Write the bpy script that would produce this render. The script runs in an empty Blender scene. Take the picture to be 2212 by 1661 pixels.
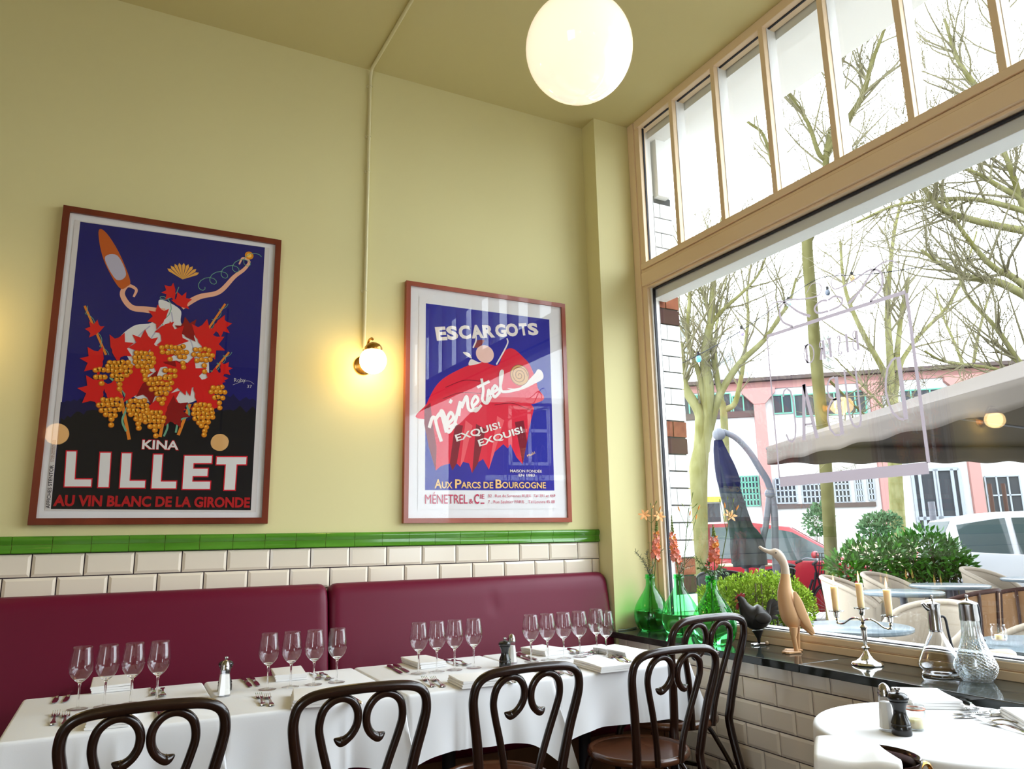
import bpy, bmesh, math, random
from mathutils import Vector, Matrix
from math import sin, cos, pi, radians, sqrt, atan2, tan

# ---------------------------------------------------------------- camera, sky, exposure
SC = bpy.context.scene
COL = SC.collection
F, W, H = 1601.293, 2212.0, 1661.0
CX, CY = W / 2, H / 2
EYE = Vector((0, -3.96, 1.32))
_ya, _pi, _ro = radians(27.5342), radians(11.6724), radians(-0.99843)
_f = Vector((sin(_ya) * cos(_pi), cos(_ya) * cos(_pi), sin(_pi)))
_r0 = Vector((cos(_ya), -sin(_ya), 0)); _u0 = _r0.cross(_f)
CR = cos(_ro) * _r0 + sin(_ro) * _u0
CU = -sin(_ro) * _r0 + cos(_ro) * _u0
cd = bpy.data.cameras.new('camera'); cam = bpy.data.objects.new('camera', cd); COL.objects.link(cam)
cd.sensor_width = 36; cd.sensor_fit = 'HORIZONTAL'; cd.lens = F / W * 36; cd.clip_end = 500; cd.clip_start = 0.05
mw = Matrix.Identity(4)
for i in range(3):
    mw[i][0] = CR[i]; mw[i][1] = CU[i]; mw[i][2] = -_f[i]; mw[i][3] = EYE[i]
cam.matrix_world = mw
SC.camera = cam

SKY = 4.2
wd = bpy.data.worlds.new('overcast_sky'); SC.world = wd; wd.use_nodes = True
bg = wd.node_tree.nodes['Background']; bg.inputs[0].default_value = (0.90, 0.97, 1.07, 1); bg.inputs[1].default_value = SKY
pl = bpy.data.lights.new('window_portal', 'AREA'); pl.shape = 'RECTANGLE'; pl.size = 3.3; pl.size_y = 5.8
pl.cycles.is_portal = True                      # only guides the sampling of the sky through the window, gives no light of its own
plo = bpy.data.objects.new('window_portal', pl); COL.objects.link(plo)
plo.location = (3.06, -3.15, 2.42)
plo.rotation_euler = (0, radians(90), 0)
SC.view_settings.view_transform = 'Standard'; SC.view_settings.look = 'None'; SC.view_settings.gamma = 1
SC.view_settings.exposure = 1.38; SC.view_settings.use_curve_mapping = False
cy = SC.cycles
cy.max_bounces = 9; cy.diffuse_bounces = 5; cy.glossy_bounces = 5; cy.transmission_bounces = 9; cy.transparent_max_bounces = 24
cy.caustics_reflective = False; cy.caustics_refractive = False; cy.sample_clamp_indirect = 6; cy.use_denoising = True

pl2 = bpy.data.lights.new('added_window_portal', 'AREA'); pl2.shape = 'RECTANGLE'; pl2.size = 2.3; pl2.size_y = 2.5; pl2.cycles.is_portal = True  # guides sky sampling through the added window in the left wall
plo2 = bpy.data.objects.new('added_window_portal', pl2); COL.objects.link(plo2); plo2.location = (-4.28, -7.15, 1.9); plo2.rotation_euler = (0, radians(-90), 0)

# a pixel of the photograph as a point of the place: on a plane axis = v, or at a depth d in front of the eye
def ray(x, y):
    return CR * ((x - CX) / F) - CU * ((y - CY) / F) + _f
def at(x, y, ax, v):
    d = ray(x, y); return EYE + d * ((v - EYE[ax]) / d[ax])
def atd(x, y, d):
    return EYE + ray(x, y) * d

# ---------------------------------------------------------------- mesh helpers
class MB:
    def __init__(s): s.v = []; s.f = []; s.m = []; s.mi = 0
    def quad(s, *p):
        n = len(s.v); s.v += [tuple(q) for q in p]; s.f.append(tuple(range(n, n + len(p)))); s.m.append(s.mi); return s
    def box(s, a, b):
        (x0, y0, z0), (x1, y1, z1) = a, b
        n = len(s.v)
        s.v += [(x0,y0,z0),(x1,y0,z0),(x1,y1,z0),(x0,y1,z0),(x0,y0,z1),(x1,y0,z1),(x1,y1,z1),(x0,y1,z1)]
        for q in ((0,3,2,1),(4,5,6,7),(0,1,5,4),(1,2,6,5),(2,3,7,6),(3,0,4,7)):
            s.f.append(tuple(n + i for i in q)); s.m.append(s.mi)
        return s
    def obox(s, M, a, b):
        t = MB(); t.box(a, b); return s.add(t, M)
    def add(s, o, M=None):
        n = len(s.v)
        s.v += [tuple(M @ Vector(p)) for p in o.v] if M is not None else o.v
        s.f += [tuple(n + i for i in q) for q in o.f]
        s.m += o.m if s.mi == 0 else [s.mi] * len(o.f)
        return s
    def rings(s, rs, closed=True, cap=(True, True)):
        n0 = len(s.v); k = len(rs[0])
        for r in rs: s.v += [tuple(p) for p in r]
        for i in range(len(rs) - 1):
            a = n0 + i * k; b = a + k
            for j in range(k if closed else k - 1):
                j2 = (j + 1) % k
                s.f.append((a + j, a + j2, b + j2, b + j)); s.m.append(s.mi)
        if closed and cap[0]: s.f.append(tuple(n0 + j for j in reversed(range(k)))); s.m.append(s.mi)
        if closed and cap[1]: s.f.append(tuple(n0 + (len(rs) - 1) * k + j for j in range(k))); s.m.append(s.mi)
        return s
    def tube(s, path, r, n=10, closed=False, flat=1.0, up=None):
        P = [Vector(p) for p in path]; L = len(P)
        R = r if isinstance(r, (list, tuple)) else [r] * L
        T = []
        for i in range(L):
            if closed: t = P[(i + 1) % L] - P[i - 1]
            else: t = P[min(i + 1, L - 1)] - P[max(i - 1, 0)]
            T.append(t.normalized() if t.length > 1e-9 else Vector((0, 0, 1)))
        a = Vector(up) if up else (Vector((0, 0, 1)) if abs(T[0].z) < .9 else Vector((1, 0, 0)))
        nrm = (a - T[0] * a.dot(T[0])).normalized()
        rs = []
        for i in range(L):
            nrm = (nrm - T[i] * nrm.dot(T[i]))
            nrm = nrm.normalized() if nrm.length > 1e-6 else T[i].orthogonal().normalized()
            bn = T[i].cross(nrm)
            rs.append([P[i] + (nrm * cos(2*pi*j/n) * flat + bn * sin(2*pi*j/n)) * R[i] for j in range(n)])
        if closed: rs.append(rs[0]); return s.rings(rs, True, (False, False))
        return s.rings(rs)
    def cyl(s, a, b, r, r2=None, n=16):
        return s.tube([a, b], [r, r if r2 is None else r2], n)
    def lathe(s, prof, c=(0, 0, 0), n=32, cap=(True, True), M=None):
        rs = []
        for r, z in prof:
            rs.append([Vector((c[0] + r*cos(2*pi*j/n), c[1] + r*sin(2*pi*j/n), c[2] + z)) for j in range(n)])
        if M is not None: rs = [[M @ p for p in q] for q in rs]
        return s.rings(rs, True, cap)
    def ball(s, c, r, n=16, m=10, sc=(1, 1, 1), M=None):
        prof = [(max(1e-4, r*sin(pi*i/m)), -r*cos(pi*i/m)) for i in range(m + 1)]
        t = MB(); t.lathe(prof, n=n)
        t.v = [(p[0]*sc[0], p[1]*sc[1], p[2]*sc[2]) for p in t.v]
        if M is not None: t.v = [tuple(M @ Vector(p)) for p in t.v]
        t.v = [(p[0]+c[0], p[1]+c[1], p[2]+c[2]) for p in t.v]
        return s.add(t)
    def grid(s, fn, nu, nv, cu=False):
        n0 = len(s.v)
        for j in range(nv + 1):
            for i in range(nu + (0 if cu else 1)): s.v.append(tuple(fn(i / nu, j / nv)))
        k = nu + (0 if cu else 1)
        for j in range(nv):
            for i in range(nu):
                i2 = (i + 1) % k
                s.f.append((n0 + j*k + i, n0 + j*k + i2, n0 + (j+1)*k + i2, n0 + (j+1)*k + i)); s.m.append(s.mi)
        return s
    def prism(s, poly, M, h):
        """polygon in local xy extruded along local z by h, placed by M"""
        k = len(poly)
        a = [M @ Vector((p[0], p[1], 0)) for p in poly]; b = [M @ Vector((p[0], p[1], h)) for p in poly]
        return s.rings([a, b])

def build(name, mb, mat, parent=None, smooth=35, sub=0, bevel=0, solid=0):
    me = bpy.data.meshes.new(name); me.from_pydata(mb.v, [], mb.f)
    mats = mat if isinstance(mat, (list, tuple)) else [mat]
    for m in mats: me.materials.append(m)
    if len(mats) > 1: me.polygons.foreach_set('material_index', mb.m)
    bm = bmesh.new(); bm.from_mesh(me); bmesh.ops.recalc_face_normals(bm, faces=bm.faces); bm.to_mesh(me); bm.free()
    if smooth:
        me.shade_smooth(); me.set_sharp_from_angle(angle=radians(smooth))
    me.update()
    o = bpy.data.objects.new(name, me); COL.objects.link(o)
    if parent: o.parent = parent
    if solid:
        d = o.modifiers.new('solid', 'SOLIDIFY'); d.thickness = solid; d.offset = 0
    if bevel:
        d = o.modifiers.new('bevel', 'BEVEL'); d.width = bevel; d.segments = 2; d.limit_method = 'ANGLE'; d.angle_limit = radians(40)
    if sub:
        d = o.modifiers.new('sub', 'SUBSURF'); d.levels = sub; d.render_levels = sub
    return o
def tag(o, label=None, cat=None, group=None, kind=None):
    if label: o['label'] = label
    if cat: o['category'] = cat
    if group: o['group'] = group
    if kind: o['kind'] = kind
    return o
def thing(name, label, cat, loc=(0, 0, 0), rz=0, group=None, sc=1):
    o = bpy.data.objects.new(name, None); COL.objects.link(o); o.empty_display_size = .05
    o.location = loc; o.rotation_euler = (0, 0, rz); o.scale = (sc, sc, sc)
    return tag(o, label, cat, group)
def struct(name, mb, mat, parent=None, label=None, **k):
    o = build(name, mb, mat, parent, **k)
    if parent is None: o['kind'] = 'structure'
    if label: o['label'] = label
    return o
def kids(o): return [c for c in list(COL.objects) if c.parent == o]
def copy_tree(o, parent=None):
    c = o.copy(); COL.objects.link(c); c.parent = parent
    for ch in kids(o): copy_tree(ch, c)
    return c
def T(x, y, z): return Matrix.Translation((x, y, z))
def RX(a): return Matrix.Rotation(a, 4, 'X')
def RY(a): return Matrix.Rotation(a, 4, 'Y')
def RZ(a): return Matrix.Rotation(a, 4, 'Z')
def spline(pts, n=8, closed=False):
    P = [Vector(p) for p in pts]; L = len(P); out = []
    for i in range(L if closed else L - 1):
        a = P[i-1] if (closed or i > 0) else P[0]*2 - P[1]
        b = P[i]; c = P[(i+1) % L]
        d = P[(i+2) % L] if (closed or i + 2 < L) else P[-1]*2 - P[-2]
        for k in range(n):
            t = k / n
            out.append(.5*((2*b) + (c-a)*t + (2*a-5*b+4*c-d)*t*t + (3*b-a-3*c+d)*t*t*t))
    if not closed: out.append(P[-1])
    return out
def lerp(a, b, t): return a + (b - a) * t

# ---------------------------------------------------------------- materials
def srgb(r, g, b):
    f = lambda c: (c/255/12.92 if c/255 <= .04045 else ((c/255+.055)/1.055)**2.4)
    return (f(r), f(g), f(b))
def mat(name, col, rough=.5, metal=0, spec=.5, bump=None, vary=None, emit=None, coat=0, trans=0, ior=1.45, sheen=0, sub=0):
    m = bpy.data.materials.new(name); m.use_nodes = True
    nt = m.node_tree; b = nt.nodes['Principled BSDF']
    b.inputs['Base Color'].default_value = (*col, 1); b.inputs['Roughness'].default_value = rough
    b.inputs['Metallic'].default_value = metal; b.inputs['Specular IOR Level'].default_value = spec
    b.inputs['Coat Weight'].default_value = coat; b.inputs['Coat Roughness'].default_value = .05
    b.inputs['Transmission Weight'].default_value = trans; b.inputs['IOR'].default_value = ior
    if sheen: b.inputs['Sheen Weight'].default_value = sheen
    if emit: b.inputs['Emission Color'].default_value = (*emit[0], 1); b.inputs['Emission Strength'].default_value = emit[1]
    if sub: b.inputs['Subsurface Weight'].default_value = 1; b.inputs['Subsurface Radius'].default_value = (1, .8, .5); b.inputs['Subsurface Scale'].default_value = sub
    tc = None
    if bump or vary:
        tc = nt.nodes.new('ShaderNodeTexCoord')
    if bump:                                     # (scale, strength, distance[, stretch])
        mp = nt.nodes.new('ShaderNodeMapping'); nt.links.new(tc.outputs['Object'], mp.inputs[0])
        if len(bump) > 3: mp.inputs['Scale'].default_value = bump[3]
        n = nt.nodes.new('ShaderNodeTexNoise'); n.inputs['Scale'].default_value = bump[0]; n.inputs['Detail'].default_value = 4
        nt.links.new(mp.outputs[0], n.inputs['Vector'])
        bp = nt.nodes.new('ShaderNodeBump'); bp.inputs['Strength'].default_value = bump[1]; bp.inputs['Distance'].default_value = bump[2]
        nt.links.new(n.outputs['Fac'], bp.inputs['Height']); nt.links.new(bp.outputs[0], b.inputs['Normal'])
    if vary:                                     # (scale, colour2, stretch, contrast)
        mp = nt.nodes.new('ShaderNodeMapping'); nt.links.new(tc.outputs['Object'], mp.inputs[0]); mp.inputs['Scale'].default_value = vary[2]
        n = nt.nodes.new('ShaderNodeTexNoise'); n.inputs['Scale'].default_value = vary[0]; n.inputs['Detail'].default_value = 5
        nt.links.new(mp.outputs[0], n.inputs['Vector'])
        rp = nt.nodes.new('ShaderNodeValToRGB'); c = vary[3]
        rp.color_ramp.elements[0].position = .5 - c; rp.color_ramp.elements[0].color = (*col, 1)
        rp.color_ramp.elements[1].position = .5 + c; rp.color_ramp.elements[1].color = (*vary[1], 1)
        nt.links.new(n.outputs['Fac'], rp.inputs[0]); nt.links.new(rp.outputs[0], b.inputs['Base Color'])
    return m
def thin_glass(name, tint=(1, 1, 1), ior=1.5, extra=0.0, rough=0.0):
    """a thin sheet of clear glass: passes light straight through and mirrors by Fresnel"""
    m = bpy.data.materials.new(name); m.use_nodes = True; nt = m.node_tree; nt.nodes.clear()
    o = nt.nodes.new('ShaderNodeOutputMaterial'); mx = nt.nodes.new('ShaderNodeMixShader')
    t = nt.nodes.new('ShaderNodeBsdfTransparent'); g = nt.nodes.new('ShaderNodeBsdfGlossy')
    t.inputs[0].default_value = (*tint, 1); g.inputs['Roughness'].default_value = rough
    fr = nt.nodes.new('ShaderNodeFresnel'); fr.inputs['IOR'].default_value = ior
    geo = nt.nodes.new('ShaderNodeNewGeometry'); bf = nt.nodes.new('ShaderNodeMix'); bf.data_type = 'FLOAT'
    bf.inputs[2].default_value = ior; bf.inputs[3].default_value = 1 / ior
    nt.links.new(geo.outputs['Backfacing'], bf.inputs[0]); nt.links.new(bf.outputs[0], fr.inputs['IOR'])
    ad = nt.nodes.new('ShaderNodeMath'); ad.operation = 'ADD'; ad.use_clamp = True; ad.inputs[1].default_value = extra
    nt.links.new(fr.outputs[0], ad.inputs[0]); nt.links.new(ad.outputs[0], mx.inputs[0])
    nt.links.new(t.outputs[0], mx.inputs[1]); nt.links.new(g.outputs[0], mx.inputs[2]); nt.links.new(mx.outputs[0], o.inputs[0])
    return m
def glass(name, col=(1, 1, 1), ior=1.5, rough=0):
    m = bpy.data.materials.new(name); m.use_nodes = True; nt = m.node_tree; nt.nodes.clear()
    o = nt.nodes.new('ShaderNodeOutputMaterial'); g = nt.nodes.new('ShaderNodeBsdfGlass')
    g.inputs['Color'].default_value = (*col, 1); g.inputs['IOR'].default_value = ior; g.inputs['Roughness'].default_value = rough
    nt.links.new(g.outputs[0], o.inputs[0]); return m
def wood(name, c1, c2, rough=.3, scale=6, stretch=(1, 1, .12), coat=0.0):
    return mat(name, c1, rough, vary=(scale, c2, stretch, .22), coat=coat)
M = {}
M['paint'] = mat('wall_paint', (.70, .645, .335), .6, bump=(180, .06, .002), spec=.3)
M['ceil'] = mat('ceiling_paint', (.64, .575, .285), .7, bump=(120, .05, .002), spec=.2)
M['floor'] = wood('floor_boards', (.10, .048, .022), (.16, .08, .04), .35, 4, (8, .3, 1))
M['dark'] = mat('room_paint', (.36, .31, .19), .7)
M['tile'] = mat('cream_tile', (.80, .715, .59), .12, spec=.5)
M['grout'] = mat('dark_grout', (.035, .02, .028), .9)
M['gtile'] = mat('green_glaze', (.055, .20, .012), .1, vary=(3, (.10, .30, .03), (1, 1, 4), .25), spec=.6)
M['ggrout'] = mat('green_grout', (.30, .28, .10), .8)
M['leather'] = mat('burgundy_leather', (.125, .004, .024), .42, bump=(260, .08, .001), spec=.3)
M['frame'] = mat('tan_window_paint', (.82, .635, .42), .45, bump=(30, .12, .002, (1, 1, 1)), spec=.4)
M['white'] = mat('white_paint', (.80, .80, .78), .5)
M['gasket'] = mat('black_gasket', (.012, .012, .018), .6)
M['stone'] = mat('black_stone', (.012, .014, .013), .07, vary=(40, (.035, .042, .038), (1, .3, 1), .3), spec=.38)
M['pane'] = thin_glass('window_glass', (.97, .985, .975))
M['pglass'] = thin_glass('picture_glass', (.99, .99, .99))
M['wglass'] = thin_glass('wine_glass_thin', (.975, .975, .98), 1.5, .03)
M['sglass'] = glass('solid_glass', (1, 1, 1), 1.48)
M['bglass'] = thin_glass('green_bottle_glass', (.40, .97, .54), 1.5)
M['water'] = glass('water', (.93, 1, .95), 1.33)
M['bent'] = wood('dark_bentwood', (.008, .003, .002), (.022, .0075, .0045), .25, 9, (1, 1, .2), coat=.25)
M['seat'] = wood('seat_veneer', (.05, .018, .009), (.10, .036, .016), .22, 5, (5, .5, 1), coat=.25)
M['cloth'] = mat('white_linen', (.79, .80, .82), .85, bump=(420, .12, .001), spec=.15, sheen=.1)
M['napkin'] = mat('napkin_linen', (.86, .86, .86), .9, bump=(500, .15, .001), spec=.1)
M['silver'] = mat('silver', (.75, .73, .70), .12, 1)
M['steel'] = mat('steel', (.42, .41, .41), .18, 1)
M['brass'] = mat('old_brass', (.52, .28, .07), .25, 1)
M['mahog'] = wood('red_mahogany', (.115, .016, .006), (.19, .032, .012), .3, 8, (1, 1, .2), coat=.3)
M['mat'] = mat('white_mount', (.80, .79, .80), .8)
M['paper'] = mat('poster_paper', (.70, .66, .64), .7)
M['opal'] = mat('opal_shade', (.80, .70, .60), .08, emit=((1, .80, .58), .40), coat=.6)
M['lamp'] = mat('lit_lamp_globe', (.8, .7, .5), .2, emit=((1, .66, .28), 10.0))
M['lamp2'] = mat('dim_lamp_globe', (.8, .7, .5), .2, emit=((1, .55, .18), 5))
M['cond'] = mat('conduit_paint', (.72, .67, .40), .45)
M['wax'] = mat('candle_wax', (.80, .68, .42), .5, spec=.4, sub=.02)
M['flame'] = mat('flame', (1, .6, .2), .5, emit=((1, .50, .14), 2.2))
M['blackmill'] = mat('black_lacquer', (.008, .008, .008), .2, spec=.6)
M['salt'] = mat('salt', (.85, .84, .80), .9)
M['duck'] = wood('carved_pale_wood', (.50, .27, .12), (.66, .40, .20), .45, 7, (1, 1, .25))
M['duckhead'] = wood('bleached_wood', (.50, .40, .30), (.62, .50, .38), .5, 9, (1, 1, .4))
M['iron'] = mat('dark_iron', (.022, .020, .018), .45, .5, bump=(60, .2, .003))
M['comb'] = mat('red_paint', (.22, .012, .014), .5)
M['beak'] = mat('orange_paint', (.5, .2, .06), .5)
M['cork'] = mat('pale_wood_ball', (.5, .36, .22), .5)
M['coolerm'] = mat('dark_cooler_metal', (.05, .03, .028), .12, .9)
M['vinyl'] = mat('mauve_vinyl', (.30, .26, .28), .7)
_nt = M['vinyl'].node_tree; _a = _nt.nodes.new('ShaderNodeAddShader'); _t = _nt.nodes.new('ShaderNodeBsdfTranslucent'); _t.inputs[0].default_value = (.125, .108, .122, 1)
_nt.links.new(_nt.nodes['Principled BSDF'].outputs[0], _a.inputs[0]); _nt.links.new(_t.outputs[0], _a.inputs[1]); _nt.links.new(_a.outputs[0], _nt.nodes['Material Output'].inputs[0])
# ---------------------------------------------------------------- room shell
HC = 4.124; XW = 2.665; XF = 2.93; SILL = .772; XS = 2.60
XL, YR = -4.2, -8.6
b = MB().quad((XL, .0, 0), (XW, 0, 0), (XW, 0, HC), (XL, 0, HC)); struct('wall_back', b, M['paint'], smooth=0)
b = MB().box((XL, YR, -.1), (3.2, 0, 0)); struct('floor', b, M['floor'], smooth=0)
b = MB().box((XL, YR, HC), (3.1, 0.3, HC + .12)); struct('ceiling', b, M['ceil'], smooth=0)
b = MB().box((XL - .1, -5.9, 0), (XL, .1, HC)).box((XL - .1, YR, 0), (XL, -8.4, HC)).box((XL - .1, -8.4, 0), (XL, -5.9, .8)).box((XL - .1, -8.4, 3.0), (XL, -5.9, HC)); struct('wall_left', b, M['dark'], smooth=0)  # left open for the added window
w3 = bpy.data.objects.new('added_window', None); COL.objects.link(w3); w3['kind'] = 'structure'; w3['label'] = 'added unseen window behind and left of the viewer, lets in fill daylight'  # added out of view, brightens surfaces turned away from the shop window
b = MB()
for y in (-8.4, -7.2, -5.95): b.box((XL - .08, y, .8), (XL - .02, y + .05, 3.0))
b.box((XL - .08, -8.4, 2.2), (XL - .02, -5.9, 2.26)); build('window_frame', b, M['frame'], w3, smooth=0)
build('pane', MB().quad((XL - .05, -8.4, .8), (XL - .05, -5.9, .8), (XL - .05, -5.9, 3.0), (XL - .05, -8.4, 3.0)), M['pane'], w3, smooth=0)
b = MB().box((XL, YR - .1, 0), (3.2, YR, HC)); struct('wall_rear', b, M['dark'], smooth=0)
# corner pier beside the window
b = MB().box((2.653, -.148, 0), (3.06, .2, HC)); struct('wall_corner', b, M['paint'], smooth=0)
# window wall: below the sill, and the solid part behind the camera
b = MB().box((XW + .008, YR, 0), (3.12, -.148, SILL - .03)); struct('wall_right', b, M['grout'], smooth=0)
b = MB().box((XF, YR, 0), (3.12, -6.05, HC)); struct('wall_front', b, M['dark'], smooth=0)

def tile_field(name, M4, rows, x0, x1, pitch, bev, th, mt, label=None, gap=.0048):
    """rows: (z0, z1, phase); tiles with a flat face and sloped bevels, in local x (along), y (out), z (up)"""
    b = MB()
    for z0, z1, ph in rows:
        k = math.floor((x0 - ph) / pitch)
        x = ph + k * pitch
        while x < x1 - 1e-6:
            a, c = max(x, x0) + gap/2, min(x + pitch, x1) - gap/2
            x += pitch
            if c - a < .012: continue
            p, q = z0 + gap/2, z1 - gap/2
            e = min(bev, (c - a) * .3, (q - p) * .3)
            O = [(a,0,p),(c,0,p),(c,0,q),(a,0,q)]; P = [(a,th*.4,p),(c,th*.4,p),(c,th*.4,q),(a,th*.4,q)]
            I = [(a+e,th,p+e),(c-e,th,p+e),(c-e,th,q-e),(a+e,th,q-e)]
            b.rings([[M4 @ Vector(v) for v in r] for r in (O, P, I)], cap=(False, True))
    return struct(name, b, mt, label=label, smooth=20)
BK = Matrix(((1,0,0,0),(0,-1,0,0),(0,0,1,0),(0,0,0,1)))          # out of the back wall = -y
b = MB().box((XL, -.004, .9), (2.652, -.0005, 1.36)); struct('trim_1', b, M['grout'], label='dark grout bed of the tiled dado on the back wall', smooth=0)
tile_field('trim_2', T(0, -.004, 0) @ BK, [(1.286-.1015*(k+1), 1.286-.1015*k, 2.495 - (.101 if k % 2 else 0)) for k in range(3)], XL, 2.651, .2025, .012, .009, M['tile'], 'white bevelled metro tiles above the burgundy bench')
# green dado tiles: a round-nosed course over a ogee course
b = MB(); g = MB()
prof = [(0, 1.362), (.010, 1.362), (.018, 1.357), (.021, 1.348), (.019, 1.338), (.013, 1.328), (.0125, 1.3255)]
prof2 = [(.0115, 1.3245), (.0125, 1.312), (.013, 1.303), (.017, 1.298), (.020, 1.292), (.017, 1.2875), (.0, 1.287)]
x = 2.62 - .152 * 45
while x < 2.65:
    a, c = max(x, XL) + .001, min(x + .152, 2.651) - .001; x += .152
    if c - a < .01: continue
    for pr in (prof, prof2):
        b.rings([[Vector((a, -.004 - d, z)) for d, z in pr] + [Vector((a, -.002, pr[-1][1])), Vector((a, -.002, pr[0][1]))],
                 [Vector((c, -.004 - d, z)) for d, z in pr] + [Vector((c, -.002, pr[-1][1])), Vector((c, -.002, pr[0][1]))]])
struct('trim_3', b, M['gtile'], label='green glazed border tiles along the top of the dado', smooth=50)
g.box((XL, -.0135, 1.289), (2.651, -.003, 1.360)); struct('trim_4', g, M['ggrout'], label='pale grout between the green border tiles', smooth=0)
# tiles under the window sill
RTM = Matrix(((0,-1,0,XW + .008),(1,0,0,0),(0,0,1,0),(0,0,0,1)))      # local x -> world y, out = -x
rows = []
zt = .660
rows.append((.660, .742, -1.25))
for k in range(7): rows.append((zt - .1025*(k+1), zt - .1025*k, -1.25 + (.1 if k % 2 == 0 else 0)))
tile_field('trim_5', RTM, rows, -4.85, -.149, .2025, .012, .009, M['tile'], 'cream bevelled metro tiles below the black window sill')

# ---------------------------------------------------------------- the window
win = bpy.data.objects.new('window_1', None); COL.objects.link(win); win['kind'] = 'structure'
win['label'] = 'large fixed shop window with lettering over the black stone sill'
YE = -6.05; XG = 2.985  # unseen far stretch of the window, lengthened to let more daylight in
# stone sill, two slabs meeting at a joint
b = MB().box((XS, YE, SILL - .034), (XF + .05, -1.562, SILL)).box((XS, -1.560, SILL - .034), (XF + .05, -.149, SILL))
build('window_sill', b, M['stone'], win, bevel=.003)
# lower frame: bottom rail with a stepped bead, left jamb
b = MB().box((2.945, YE, SILL), (3.10, -.15, .806)).box((2.957, YE, .806), (3.10, -.15, .812)).box((2.95, YE, .812), (3.0, -.15, .838))
b.box((XF, -.212, SILL), (2.995, -.149, HC)).box((2.94, -.262, SILL), (2.995, -.212, HC))
build('window_frame', b, M['frame'], win, bevel=.003)
b = MB().box((2.953, YE, .836), (3.08, -.262, .846)).box((2.962, -.277, .84), (2.99, -.262, 2.91)).box((3.0, YE, .80), (3.16, -.226, .83))
b.box((2.996, -.225, SILL), (3.066, -.149, HC)).box((3.0, YE, 2.845), (3.12, -.227, 2.91))
build('glazing_bead', b, M['white'], win, bevel=.002, )
b = MB().box((2.972, YE, .846), (2.99, -.277, .850)).box((2.972, -.283, .846), (2.99, -.277, 2.905)).box((2.972, YE, 2.897), (2.99, -.277, 2.905))
build('gasket', b, M['gasket'], win, smooth=0)
b = MB()
for dx in (0, .022): b.quad((XG + dx, YE, .83), (XG + dx, -.262, .83), (XG + dx, -.262, 2.92), (XG + dx, YE, 2.92))
build('pane', b, M['pane'], win, smooth=0)
# transom beam
bm_ = bpy.data.objects.new('window_2', None); COL.objects.link(bm_); bm_['kind'] = 'structure'
bm_['label'] = 'row of tall narrow transom lights above the wooden beam'
b = MB().box((XF - .005, YE, 2.925), (3.05, -.225, 3.018)).box((XF + .006, YE, 3.018), (3.05, -.225, 3.040)).box((XF - .004, YE, 3.042), (3.03, -.225, 3.083)).box((XF + .012, YE, 2.908), (3.05, -.225, 2.925))
build('transom_beam', b, M['frame'], bm_, bevel=.004)
b = MB().box((XF, YE, 4.066), (3.03, -.225, HC)).box((XF, YE, 3.086), (2.99, -6.0, 4.066)); build('head_rail', b, M['frame'], bm_, bevel=.003)
ms = [-.612 - .3875 * k for k in range(14)]
for y in ms:
    b = MB().box((XF, y - .016, 3.083), (2.962, y + .016, 4.07)); o = build('mullion', b, M['frame'], bm_, bevel=.002)
    c = MB().box((2.962, y - .019, 3.083), (2.976, y + .019, 4.07)).box((2.976, y - .013, 3.083), (3.035, y + .013, 4.07)); build('putty_side', c, M['white'], o, smooth=0)
ed = [-.262] + ms + [YE]
for i in range(len(ed) - 1):
    b = MB()
    for dx in (0, .02): b.quad((2.978 + dx, ed[i+1] + .012, 3.07), (2.978 + dx, ed[i] - .012, 3.07), (2.978 + dx, ed[i] - .012, 4.08), (2.978 + dx, ed[i+1] + .012, 4.08))
    build('pane', b, M['pane'], bm_, smooth=0)
b = MB()
for i in range(len(ed) - 1): b.box((2.97, ed[i+1] + .02, 4.061), (2.982, ed[i] - .02, 4.066))
b.box((2.97, -.268, 3.09), (2.982, -.262, 4.066))
build('gasket', b, M['gasket'], bm_, smooth=0)

# lettering on the glass, to be read from the street: drawn as strokes, u = +y (to the reader's right), v = up
GL = {'B': [[(0,0),(0,1)], [(0,1),(.22,.99),(.33,.9),(.36,.8),(.30,.68),(.16,.62),(0,.62)], [(0,.62),(.25,.6),(.4,.48),(.45,.3),(.4,.12),(.25,.01),(0,0)]],
      'I': [[(0,0),(0,1)]], 'T': [[(.2,0),(.2,1)], [(-.02,1),(.42,1)]],
      'S': [[(.36,.86),(.28,.97),(.16,1),(.05,.93),(.02,.8),(.08,.68),(.2,.58),(.32,.46),(.38,.28),(.34,.1),(.2,0),(.06,.04),(0,.16)]],
      'R': [[(0,0),(0,1)], [(0,1),(.22,.99),(.35,.88),(.36,.72),(.28,.62),(0,.6)], [(.16,.6),(.4,0)]],
      'O': [[(.5+.5*cos(i*pi/12), .5+.5*sin(i*pi/12)) for i in range(25)]],
      'D': [[(0,0),(0,1)], [(0,1),(.2,.97),(.36,.86),(.46,.68),(.5,.5),(.46,.3),(.36,.13),(.2,.03),(0,0)]],
      'U': [[(0,1),(0,.3),(.04,.12),(.14,.02),(.24,0),(.34,.04),(.42,.16),(.45,.3),(.45,1)]],
      'A': [[(0,0),(.3,1)], [(.3,1),(.5,0)], [(.08,.27),(.44,.27)]],
      'C': [[(.46,.86),(.4,.96),(.28,1),(.14,.93),(.05,.75),(0,.5),(.04,.25),(.13,.07),(.27,0),(.4,.05),(.47,.16)]]}
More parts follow.
